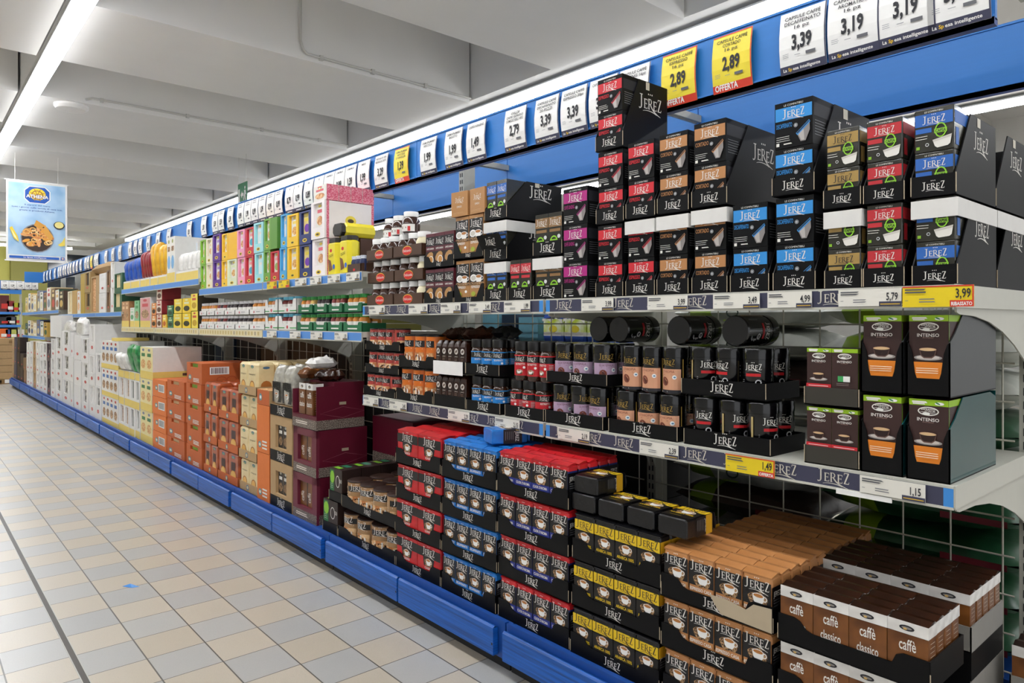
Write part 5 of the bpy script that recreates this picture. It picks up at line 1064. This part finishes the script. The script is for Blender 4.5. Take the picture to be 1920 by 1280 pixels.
for k, (a, b_, n, p, m) in enumerate(((74, 80, 3, .24, 'white_card'), (68, 73.5, 3, .25, 'offwhite'), (62, 67.5, 3, .25, 'kraft'), (56, 61.5, 3, .25, 'white_card'), (50, 55.5, 3, .24, 'offwhite'), (44, 49.5, 2, .22, '#8a6a4a'), (38, 43.5, 2, .25, '#3a2a24'), (32, 37.5, 3, .26, '#2a1a14'), (27, 31.5, 3, .26, '#4a4a5a'), (23, 26.5, 3, .25, 'kraft'))):
    gcol(a, b_, ZD, n, p, .12, 'far %s carton on the base, %s stack from aisle end' % ({'white_card': 'white', 'offwhite': 'cream white', 'kraft': 'kraft'}.get(m, 'dark'), ORDW[9-k]), front_m=m, side_m=m, logo=RM, win=(.3, .8, .45, .95) if k < 5 else None, pic='foil_white' if k < 5 else None)

# ================================================================== biscuit shelf, third and fourth bay
def bisc(a, b_, tiers, fm, lab, pit=.192, pics=('offwhite', 'biscuit', '#d8d2b8', '#e8d24a'), z0=ZU2, side=None, band=.22, win=(.18, .82, .30, .95), depth=.28, n=1, picn=1, **kw):
    gcol(a, b_, z0, tiers, pit, depth, lab, x=XF, front_m=fm, side_m=side or fm, win=win, pic=pics, picn=picn, logo=(.5, .12, .2, .06, '#e8c93a', '#4a3a1a'), **kw)
P_ = lambda h1, h2: ('offwhite', h1, h2, '#e8d24a')
bisc(376, 386, 2, '#86bd3a', 'light green biscuit carton at the left end'); bisc(386.5, 398, 2, '#efe6cd', 'cream biscuit carton beside the purple one', pics=P_('biscuit', '#e0c79a'))
bisc(398.5, 414, 2, '#5b2d91', 'purple biscuit carton', pics=P_('biscuit', '#a88ac8'), pit=.20); bisc(414.5, 426, 2, '#f0c22a', 'yellow biscuit carton right of the purple one', pics=P_('biscuit', '#f2dc7a'), pit=.195)
bisc(426.5, 444, 1, '#dfe8c8', 'pale green and white biscuit carton', pics=P_('biscuit', '#d3e0b5')); gcol(427, 444, ZU2+.192, 1, .192, .28, 'plain yellow carton flank on the top tier', x=XF, front_m='#f0b81e')
bisc(445, 459, 2, '#ee9dbd', 'pink biscuit carton', pics=P_('biscuit', '#f4c9d8')); bisc(459.5, 476, 2, '#c8283a', 'red biscuit carton beside the pink one', pics=P_('#3fb0c8', '#e8a0a0')); bisc(476.5, 494, 2, '#9fdbe2', 'pale turquoise biscuit carton', pics=P_('#d8ecec', '#c8e8ec'), pit=.20)
bisc(494.5, 507, 2, '#6fa243', 'leaf green biscuit carton', pics=P_('biscuit', '#b8d090'), pit=.205); bisc(507.5, 524, 1, '#c22836', 'red biscuit carton low beside the leaf green one', pics=P_('#8fae5a', '#e8a0a8')); gcol(508, 521, ZU2+.205, 1, .2, .28, 'plain leaf green carton flank on the top tier', x=XF, front_m='#5e9438')
bisc(525, 538, 2, '#4aa5dc', 'sky blue biscuit carton', pics=P_('#dcecf4', '#9fd0ec'), pit=.205); bisc(539, 560, 2, '#f2c326', 'yellow biscuit carton beside the navy one', pics=P_('biscuit', '#f5dc7c'), pit=.197)
bisc(561, 583, 2, '#1f2f6e', 'navy and gold biscuit carton', pics=('#e8d48a', '#7a3fb0', '#e8d24a', '#e8d24a'), pit=.197)
bisc(584, 609, 2, '#f3ecec', 'large white and pink biscuit carton', pics=('offwhite', 'bread_pic', '#e06a78', '#e8d24a'), pit=.213, depth=.30, sideband='pink')
y0, y1 = Yx(584, XF), Yx(609, XF)
for k in range(4): put(carton(round(y0-y1-.006, 3), .072, .088, 'offwhite', 'pink_pat', logo=(.5, .8, .1, .08, '#e8d24a'), pic=('offwhite', 'bread_pic', '#e06a78')), (XF+.013+k*.075, (y0+y1)/2, ZU2+.427), 'small pink box on top of the white carton, %s from the front' % ('first', 'second', 'third', 'fourth')[k], 'biscuit box')
# cocoa tins
@memo
def tin():
    b = MB(); b.loft(.115, .075, [(0, .003, 'tin_yellow'), (.006, 0, 'tin_yellow'), (.17, 0, 'tin_yellow'), (.178, .006, 'tin_yellow')], .02); l = MB(); l.loft(.105, .067, [(0, 0, '#2a2622'), (.022, 0, '#2a2622'), (.025, .004, '#2a2622')], .018)
    f = MB(); q = front(f, .115); q.ell(.05, .135, .014, .01, '#d02018', 8); q.text('CACAO', .055, .10, .016, '#3a2010', fit=.05, rot=.2); q.poly([(.02, .09), (.05, .08), (.07, .03), (.03, .02)], '#7a4a2a'); q.ell(.085, .045, .014, .014, '#2a5fc0', 10)
    return Proto('cocoa_tin', b.mesh('cocoa_tin'), [('front_label', f.mesh('front_label')), ('lid', l.mesh('lid'))])
M('tin_yellow', '#f0de2e', .3, coat=.3)
tp = tin(); lm = tp.kids[1][1]
for v in lm.vertices: v.co.z += .179; v.co.y += .004
for k, px in enumerate((620, 644)): put(tp, (XF+.005-.006*k, Yx(px, XF), ZU2), 'yellow cocoa tin with black lid standing %s' % ('left', 'right')[k], 'tin')
o = put(tp, (XF+.03, Yx(625, XF)+.05, ZU2+.207+.062), 'yellow cocoa tin lying on its side across the standing tins', 'tin'); o.rotation_euler = (Matrix.Rotation(-pi/2, 3, 'Y') @ Matrix.Rotation(pi/2, 3, 'Z')).to_euler(); o.location = (XF+.21, Yx(630, XF), ZU2+.281)
gcol(652, 676, ZU2, 1, .205, .26, 'plain dark brown carton behind the small blue jars', x=1.90, front_m='#4a2c1c')
y0, y1 = Yx(652, XF), Yx(676, XF)
tm = tray_mesh(y0-y1, .12, .05, .045, '#4a2f1e'); q = front(tm, y0-y1); q.ell((y0-y1)*.5, .015, .012, .007, '#d02018', 8); put(Proto('display_tray', tm.mesh('display_tray')), (XF, (y0+y1)/2, ZU2), 'small brown tray of dark jars with dotted lids', 'display tray')
for k in range(3): put(jam_jar(.021, .085, 'dots', '#1d2a55', '#2a3560'), (XF+.03, y0-.025-.046*k, ZU2+.0035), 'small jar with dotted blue lid, %s' % across(k, 3), 'spread jar')
# ------------------------------------------------------------------ jam jars, lower shelf of bays three and four
def jamtray(a, b_, z, n, traym, lidc, bodies, lab, lip=.035, jh=.092, rows=2, arch=0, side=0, mark=None):
    y0, y1 = Yx(a, XF), Yx(b_, XF); w = round(y0-y1-.003, 3); yc = (y0+y1)/2; R = round((w-.008)/n/2/1.03, 4)
    if side: tm = deep_tray(w, rows*R*2.05+.012, side, traym, traym, side*.9) if 0 else tray_mesh(w, rows*R*2.05+.012, side, lip, traym, side-lip)
    else: tm = tray_mesh(w, rows*R*2.05+.012, lip*1.3, lip, traym, lip*.45 if arch else 0)
    g = MB(); q = front(g, w)
    if traym == 'tray_green': q.lines(w*.25, w*.75, lip*.35, 1, .01, 'offwhite', t=.007, rag=0)
    elif mark: q.ell(w*.5, lip*.5, .014, lip*.28, '#c8505a', 8); q.rect(0, lip*.3, w*.35, lip*.45, mark); q.rect(w*.65, lip*.3, w, lip*.45, mark)
    else: q.ell(w*.3, lip*.5, .010, lip*.25, '#c8505a', 8); q.lines(w*.45, w*.75, lip*.5, 1, .01, '#8d8f92', t=.004)
    put(Proto('display_tray', tm.mesh('display_tray'), [('printing', g.mesh('printing'))]), (XF, yc, z), 'tray of %s' % lab, 'display tray')
    for r in range(rows):
        for k in range(n): put(jam_jar(R, jh, lidc, bodies[k % len(bodies)]), (XF+.006+R+r*R*2.04, yc+(w-.008)/n*((n-1)/2-k), z+.0035), 'jam jar, %s %s, in %s' % ('front' if r == 0 else 'back', across(k, n), lab.replace(' jars, ', ' tray, ')), 'jam jar', -pi/2+random.uniform(-.3, .3), 'jam jars')
M('tray_green', '#1c6b42', .5); AMB, DRK, RDJ, PCH = '#c47a1c', '#241318', '#7a2420', '#d98a5a'
for t in range(2):
    tn = ('lower', 'upper')[t]
    for k, (a, b_, bd) in enumerate(((557, 586, (AMB, PCH, '#d8b060')), (587, 613, (DRK,)), (614, 642, (RDJ, '#8a4a30')), (643, 679, (AMB,)))):
        if t == 1: a += 2; 
        jamtray(a, b_, ZL2+t*.101, 3, 'tray_green', '#2f8f3f', bd, 'green-lidded jars, %s tier, %s' % (tn, across(k, 4)), arch=1)
    for k, (a, b_) in enumerate(((497, 521), (522, 556))): jamtray(a, b_, ZL2+t*.104, 3, 'white_card', '#6cc0dc', (AMB, PCH) if k == 0 else (RDJ,), 'blue-lidded jars, %s tier, %s' % (tn, ('left', 'right')[k]), side=.088, mark='#2f9a4a', lip=.04, jh=.098)
    for k, (a, b_, bd) in enumerate(((374, 387, (AMB,)), (388, 402, (AMB, PCH)), (403, 420, (RDJ, DRK)), (421, 440, (DRK,)), (441, 467, (DRK,)), (468, 496, (AMB,)))): jamtray(a, b_, ZL2+t*.100, 3, 'white_card', '#e8e8ec', bd, 'white-lidded jars, %s tier, %s' % (tn, across(k, 6)))

# ================================================================== fifth to eighth bay shelves
bk = dict(x=XF)
for k, (a, b_, m, h) in enumerate(((232, 245, 'foil_navy', .20), (246, 262, 'foil_navy', .21), (263, 272, 'foil_dkred', .25), (273, 281, 'foil_dkred', .24), (282, 296, 'foil_yellow', .30), (297, 313, 'foil_yellow', .27))):
    gcol(a, b_, 1.56, 1, .085, .28, 'low yellow-printed white tray under the %s crisp bags, %s' % ({'foil_navy': 'blue', 'foil_dkred': 'dark red', 'foil_yellow': 'yellow'}[m], 'right tray' if k % 2 else 'left tray'), x=XF, front_m='white_card', side_m='white_card', band='mus_yellow', bandh=.8)
    topbags(a, b_, 1.648, 2, m, h, '%s crisp bag in its %s tray' % ({'foil_navy': 'blue', 'foil_dkred': 'dark red', 'foil_yellow': 'yellow'}[m], 'right' if k % 2 else 'left'), x=XF, d=.12, lean=.12, rows=1)
gcol(314, 329, 1.56, 1, .40, .3, 'tall white and blue cereal carton', front_m='offwhite', side_m='white_card', band='mus_yellow', bandh=.22, pic=('offwhite', '#7ab0dc', 'granola', '#9aa04a'), picn=2, x=XF)
gcol(330, 372, 1.56, 1, .09, .3, 'low tray of small white snack bags', front_m='white_card', side_m='white_card', band='mus_yellow', bandh=.8, x=XF)
topbags(330, 371, 1.652, 5, 'foil_white', .15, 'small white snack bag with a food picture', x=XF, d=.1)
gcol(335, 372, 1.56, 1, .36, .12, 'wide white and sky blue carton behind the snack bags', front_m='offwhite', side_m='offwhite', x=1.95, pic='#dfe8ef')
Z5 = ZL2
for a, b_, n, p, kw, lab in ((229, 243, 1, .27, dict(front_m='#a8764a', band='mus_yellow', bandh=.24, pic=('#c09068', 'granola', '#e8c8a0'), picn=2), 'tan cereal carton with yellow foot'),
    (244, 252, 1, .20, dict(front_m='offwhite', band='mus_yellow', bandh=.32, pic=('offwhite', '#5a9a6a', '#b8d8b8')), 'white and green cereal carton'), (253, 262, 1, .27, dict(front_m='#4a9a5a', band='mus_yellow', bandh=.24, pic=('#8fc89a', 'granola', '#4a9a5a')), 'green cereal carton with yellow foot'),
    (263, 283, 1, .29, dict(front_m='offwhite', band='mus_yellow', bandh=.22, pic=('#d8a0a0', 'granola', '#c8505a'), side_m='white_card'), 'white and pink cereal carton'),
    (284, 293, 2, .115, dict(front_m='#d87a3a', side_m='#5a3a2a', pic=('#e89a5a', '#3a2418', '#f0e0c8')), 'small orange and brown box'), (294, 304, 3, .125, dict(front_m='#b04038', side_m='#8a1f28', pic=('#e8d8c8', '#5a3020', '#b04038')), 'dark red and brown biscuit box'),
    (305, 313, 1, .12, dict(front_m='#e8b83a', pic=('#f0c84a', '#c86a2a', '#f5e8b0')), 'low orange tray box'), (314, 325, 2, .10, dict(front_m='#2a6a4a', pic=('#3a7a5a', '#1c3a28', '#c8d8b0')), 'small green box'),
    (326, 341, 2, .125, dict(front_m='#f0c83a', side_m='#6a5a2a', pic=('#f0d44a', '#3a3a1a', '#e8e0a0')), 'yellow box with dark jars'), (342, 358, 2, .125, dict(front_m='#f2d02e', side_m='#6a5a2a', pic=('#f2d02e', '#2a2a1a', '#e8e8c0')), 'bright yellow box'), (359, 371, 2, .14, dict(front_m='#ecd23a', side_m='#3a3024', pic=('#f4e060', '#c8a02a', '#d05040')), 'pale yellow box beside the jam jars')):
    gcol(a, b_, Z5, n, p, .16, lab, x=XF, **kw)
Z6 = 1.33
for a, b_, n, p, kw, lab in ((214, 229, 2, .21, dict(front_m='#2a5a42', win=(.1, .75, .25, .95), pic='foil_cream'), 'dark green open carton of pale bags'), (207, 213.5, 2, .28, dict(front_m='white_card', win=(.3, .95, .3, .97), pic='foil_white', logo=RM), 'white open carton of white bags'), (200, 206.5, 2, .24, dict(front_m='#7a6048', win=(.2, .9, .3, .95), pic='#a88a68', logo=RM), 'brown open carton'),
    (186, 199, 2, .23, dict(front_m='white_card', pic=('white_card', 'white_card', '#d8d6d0'), logo=RM), 'white carton with red mark'), (170, 185.5, 1, .45, dict(front_m='kraft', win=(.1, .6, .05, .95), pic='bread_pic'), 'tall open kraft carton'), (159, 169.5, 2, .26, dict(front_m='#a88a5a', win=(.2, .8, .35, .95), pic='#3a2a22', logo=RM), 'kraft carton with dark window'),
    (151, 158.5, 1, .52, dict(front_m='#b8983a'), 'tall plain ochre carton between kraft and white ones'), (145, 150.5, 1, .30, dict(front_m='white_card', pic=('white_card', 'bread_pic', '#c88a5a')), 'small white carton with a food picture'), (136, 144.5, 1, .32, dict(front_m='#c09a5e'), 'plain light kraft carton'), (127, 135.5, 1, .32, dict(front_m='#e8dfc8', win=(.2, .8, .1, .95), pic='foil_cream'), 'cream carton of pale bags')):
    gcol(a, b_, Z6, n, p, .35, lab, x=XF, **kw)
put(Proto('paper_sack', pillow(1.0, .3, .14, 'kraft', 4, wr=.03).mesh('paper_sack', True)), (XF+.02, Yx(181, XF), Z6+.465), 'big kraft paper sack lying across the tall kraft and white cartons', 'sack')
FAR = ['#e2cf94', '#d9b46a', '#e6d7ad', '#c9a24a', '#8a8f9a', '#5d6f9a', '#a87a5a', '#e0cfa0', '#7a5a44', '#2a5a42', '#4a3428', '#c8504a']
for zz, hh, lv in ((1.40, .33, 'upper'), (.98, .26, 'middle'), (.62, .24, 'lower')):
    px = 47.8; k = 0
    lim = 119 if lv == 'upper' else (88 if lv == 'middle' else 78)
    while px < lim:
        wv = 4.6+(px-41)*.055; m = FAR[(k*5+int(zz*10)) % 12 if lv != 'upper' else min(11, k)]
        gcol(px, px+wv-.5, zz, 1, hh*(.85+.3*((k*37) % 10)/10), .3, 'distant %s package on the %s shelf, %s from the aisle end' % (['beige', 'ochre', 'cream', 'gold', 'grey', 'blue', 'tan', 'pale', 'brown', 'green', 'dark', 'red'][FAR.index(m)], lv, ORDW[k]), cat='package', x=XF, front_m=m, pic=('offwhite' if k % 2 else m, FAR[(k*7+3) % 12], FAR[(k+4) % 12]), group='distant packages'); px += wv; k += 1

# ================================================================== goods on the rear side of the shelving, seen through the wire grids
two('soil_film', '#9fa39b', '#cfd1c8', 9, .35, .65, .5, bump=.6); two('soil_green', '#173d22', '#28583a', 9, .35, .65, .3, bump=.6); M('soil_lime', '#7d9a1e', .4); M('soil_brown', '#3c2a24', .4, bump=.3)
for L_ in range(9):
    for k in range(2):
        dark = (k == 0 and L_ < 6) or (k == 1 and L_ % 4 == 2)
        m = 'soil_green' if dark and k == 0 else ('soil_brown' if dark else 'soil_film')
        pl = pillow(.62, .5, .128, m, L_*2+k, nx=16, ny=12, wr=.02, m2='soil_lime')
        g = MB(); q = front(g, .62, 0, -.001)
        if k == 0 and L_ in (4, 5, 8): q.text('Terriccio', .42, .062, .020, '#b9b9ae', fit=.16); q.text('per Gerani' if L_ < 6 else 'universale', .42, .034, .016, '#b9b9ae', fit=.14)
        elif not dark: q.ring(.30, .065, .028, .022, .006, '#2c3a30', 12); q.lines(.26, .34, .03, 1, .01, '#6f8a2a', t=.006)
        else: q.rect(.40, .05, .58, .07, '#7a2430')
        put(Proto('soil_bag', pl.mesh('soil_bag', True), [('printing', g.mesh('printing'))]), (2.49+.02*((L_*3+k) % 3), (.88, 1.53)[k], ZD+.001+L_*.1285), '%s potting soil bag behind the wire grid, %s of the %s pile' % ('dark' if dark else 'grey', nth(L_, 9), ('right', 'left')[k]), 'soil bag', -pi/2+random.uniform(-.02, .02), 'potting soil bags')
def rear_cartons(y0, y1, z0, n, pitch, m, lab, x=2.50, d=.5):
    for t in range(n): put(carton(round(y1-y0-.01, 3), d, round(pitch-.004, 3), m), (x, (y0+y1)/2, z0+t*pitch), lab+(', %s' % nth(t, n) if n > 1 else ''), 'carton', -pi/2)
M('dark_blue_card', '#10263c', .5); M('teal_card', '#5f93a5', .55); M('dark_brown_card', '#2c211a', .7); M('mid_brown_card', '#5a4226', .7); M('charcoal_card', '#1d1c1e', .6)
rear_cartons(1.90, 2.50, ZD, 3, .27, 'charcoal_card', 'charcoal carton behind the grid under the teal boxes'); rear_cartons(2.53, 3.14, ZD, 3, .27, 'charcoal_card', 'charcoal carton behind the grid under the drink cans')
rear_cartons(2.66, 2.82, ZD+.815, 1, .27, 'teal_card', 'pale teal carton behind the grid beside the tissue packs'); rear_cartons(2.83, 2.96, ZD+.815, 1, .285, 'dark_blue_card', 'dark blue carton with yellow marks behind the grid'); rear_cartons(2.97, 3.14, ZD+.815, 1, .29, 'teal_card', 'pale teal carton at the far side behind the grid')
two('tissue_print', '#c8d84a', '#e8ecd8', 14, .4, .6, .3)
for k in range(3):
    for t in range(2):
        b = MB(); w_ = .145; b.loft(w_, .2, [(0, .004, '#2a4fa8'), (.03, 0, 'offwhite'), (.05, 0, 'tissue_print'), (.115, 0, '#2a4fa8'), (.138, .004, '#2a4fa8')], .01)
        g = MB(); q = front(g, w_); q.poly([(.0, .10), (.03, .12), (.06, .10), (.1, .125), (w_, .09), (w_, .115), (0, .118)], 'offwhite'); q.ell(.08, .065, .03, .018, '#d8c83a', 10)
        put(Proto('tissue_pack', b.mesh('tissue_pack'), [('printing', g.mesh('printing'))]), (2.50, 2.64-.08-.153*k, ZD+.815+.14*t), 'blue and green tissue pack behind the grid, %s %s' % (('lower', 'upper')[t], across(k, 3)), 'tissue pack', -pi/2)
for i, mm in ((2, ('dark_blue_card', 'charcoal_card')), (3, ('dark_brown_card', 'mid_brown_card')), (4, ('mid_brown_card', 'dark_brown_card')), (5, ('dark_blue_card', 'dark_brown_card')), (6, ('charcoal_card', 'dark_brown_card')), (7, ('dark_brown_card', 'charcoal_card'))):  # dark cartons added to stand for the darkness; they block the next aisle's light
    for k in range(2):
        a = J[i]+.03+k*(J[i+1]-J[i]-.04)/2; rear_cartons(a, a+(J[i+1]-J[i]-.06)/2, ZD, 3, .325, mm[k], 'added %s carton darkening the wire grid of the %s, %s pile' % ({'dark_blue_card': 'dark blue', 'charcoal_card': 'charcoal', 'dark_brown_card': 'dark brown', 'mid_brown_card': 'brown'}[mm[k]], BAYN[i], ('near', 'far')[k]))

# ================================================================== far end: cross shelving and stacked boxes
def at(px, py, y):
    r = (px-960)/F; d = (SY+CC*r, CC-SY*r); t = y/d[1]; return d[0]*t, H+(CY-py)/F*t
Y9 = 18.6; kids = []
for k, z in enumerate((.52, .86, 1.16, 1.44)):
    b = MB(); b.box(.3, 1.98, Y9, Y9+.5, z-.03, z, 'shelf_paint'); b.box(.3, 1.98, Y9-.006, Y9, z-.05, z+.003, '#3f83d0'); b.box(.5+.2*k, 1.3, Y9-.008, Y9-.006, z-.045, z-.002, 'offwhite'); kids.append(('shelf_board', b.mesh('shelf_board')))
for x in (.3, 1.98): b = MB(); b.box(x-.02, x+.02, Y9, Y9+.06, 0, 2.1, 'upright_grey'); kids.append(('upright', b.mesh('upright')))
b = MB(); b.box(.3, 1.98, Y9+.5, Y9+.51, .0, 1.4, 'dark_brown_card'); kids.append(('back_panel', b.mesh('back_panel')))
thing('cross_shelving', None, 'shelving standing across the far end of the aisle, facing the camera', 'shelf', kids=kids)
b = MB(); b.box(.3, 1.99, Y9-.05, Y9-.035, 1.83, 2.12, 'blue_panel'); thing('sign_board', b, 'blue sign board over the cross shelving at the far end', 'sign board')
for k, px in enumerate((1.5, 16, 31, 45, 57)):
    x, _ = at(px, 545, Y9-.06); o = put(card('', '', '', '1,29', 0, True), (x, Y9-.056, 1.92), 'small 1,29 price card over the cross shelving, %s' % across(k, 5), 'price card', 0)
for k, (px, z, w_, h_, m, nm) in enumerate(((0, 1.44, .16, .36, '#5a1a1c', 'dark red and white jars'), (13, 1.44, .13, .24, '#8a1c22', 'red'), (24, 1.44, .12, .2, '#a8a81e', 'lime green'), (34, 1.44, .08, .2, '#6a6a6a', 'grey'), (0, 1.16, .2, .17, '#2a2a2e', 'dark'), (12, 1.16, .18, .18, '#4a4a50', 'grey black'), (29, 1.16, .13, .2, '#b8bc7a', 'pale green'), (0, .86, .14, .22, '#d8601e', 'orange and red'), (11, .86, .1, .2, '#2a4a8a', 'blue'), (19, .86, .14, .2, '#b0b45a', 'yellow green'), (31, .86, .14, .2, '#d8d0c8', 'white'))):
    x, _ = at(px, 600, Y9); b = MB(); b.box(x, x+w_, Y9+.01, Y9+.2, z, z+h_, m); b.box(x+w_*.15, x+w_*.85, Y9+.008, Y9+.01, z+h_*.2, z+h_*.5, 'offwhite' if k % 2 else '#c83028')
    thing('distant_package', b, '%s package on the cross shelving at the far end, %s shelf' % (nm, {1.44: 'top', 1.16: 'middle', .86: 'low'}[z]), 'package')
for t in range(6):
    b = MB(); b.box(1.22, 1.86-.01*(t % 2), 17, 17.4, .1+t*.135, .1+t*.135+.128, 'kraft'); 
    if t == 5: b.box(1.62, 1.72, 16.998, 17, .8, .86, 'kraft_dark')
    thing('cardboard_box', b, 'flat brown cardboard box stacked at the far left, %s of the stack' % nth(t, 6), 'cardboard box', group='cardboard boxes at the far end')
b = MB(); b.box(1.2, 1.88, 16.98, 17.42, 0, .018, 'kraft_dark'); b.box(1.2, 1.88, 16.98, 17.42, .08, .098, 'kraft_dark')
for x in (1.2, 1.5, 1.8): b.box(x, x+.08, 16.98, 17.42, .018, .08, 'kraft_dark')
b.box(1.55, 1.8, 16.975, 16.98, .02, .09, 'white'); thing('pallet', b, 'low pallet with a white label under the stacked cardboard boxes', 'pallet')

# torn front of the topmost tan tray, and a white plastic strip under the shelf edge
ya, yb = Yx(1330, XB-.006), Yx(1447, XB-.006); m = MB(); L_ = ya-yb
m.prism([(0, .046), (.02, .02), (.035, .004), (L_, .0), (L_, .060), (L_*.72, .057), (L_*.60, .038), (L_*.3, .047)], (0, 0, 0), (1, 0, 0), (0, 0, 1), (0, 1, 0), .0015, 'raw_edge')
put(Proto('torn_cardboard', m.mesh('torn_cardboard')), (XB-.0065, ya, ZD+2*.142+.004), 'torn pale cardboard on the front of the topmost tan brick tray', 'cardboard')
ya, yb = Yx(1568, 1.752), Yx(1672, 1.752); m = MB(); m.box(0, ya-yb, -.004, 0, 0, .012, 'white')
put(Proto('plastic_strip', m.mesh('plastic_strip')), (1.7545, ya, .793), 'short white plastic strip hanging under the middle shelf edge at right', 'plastic strip')
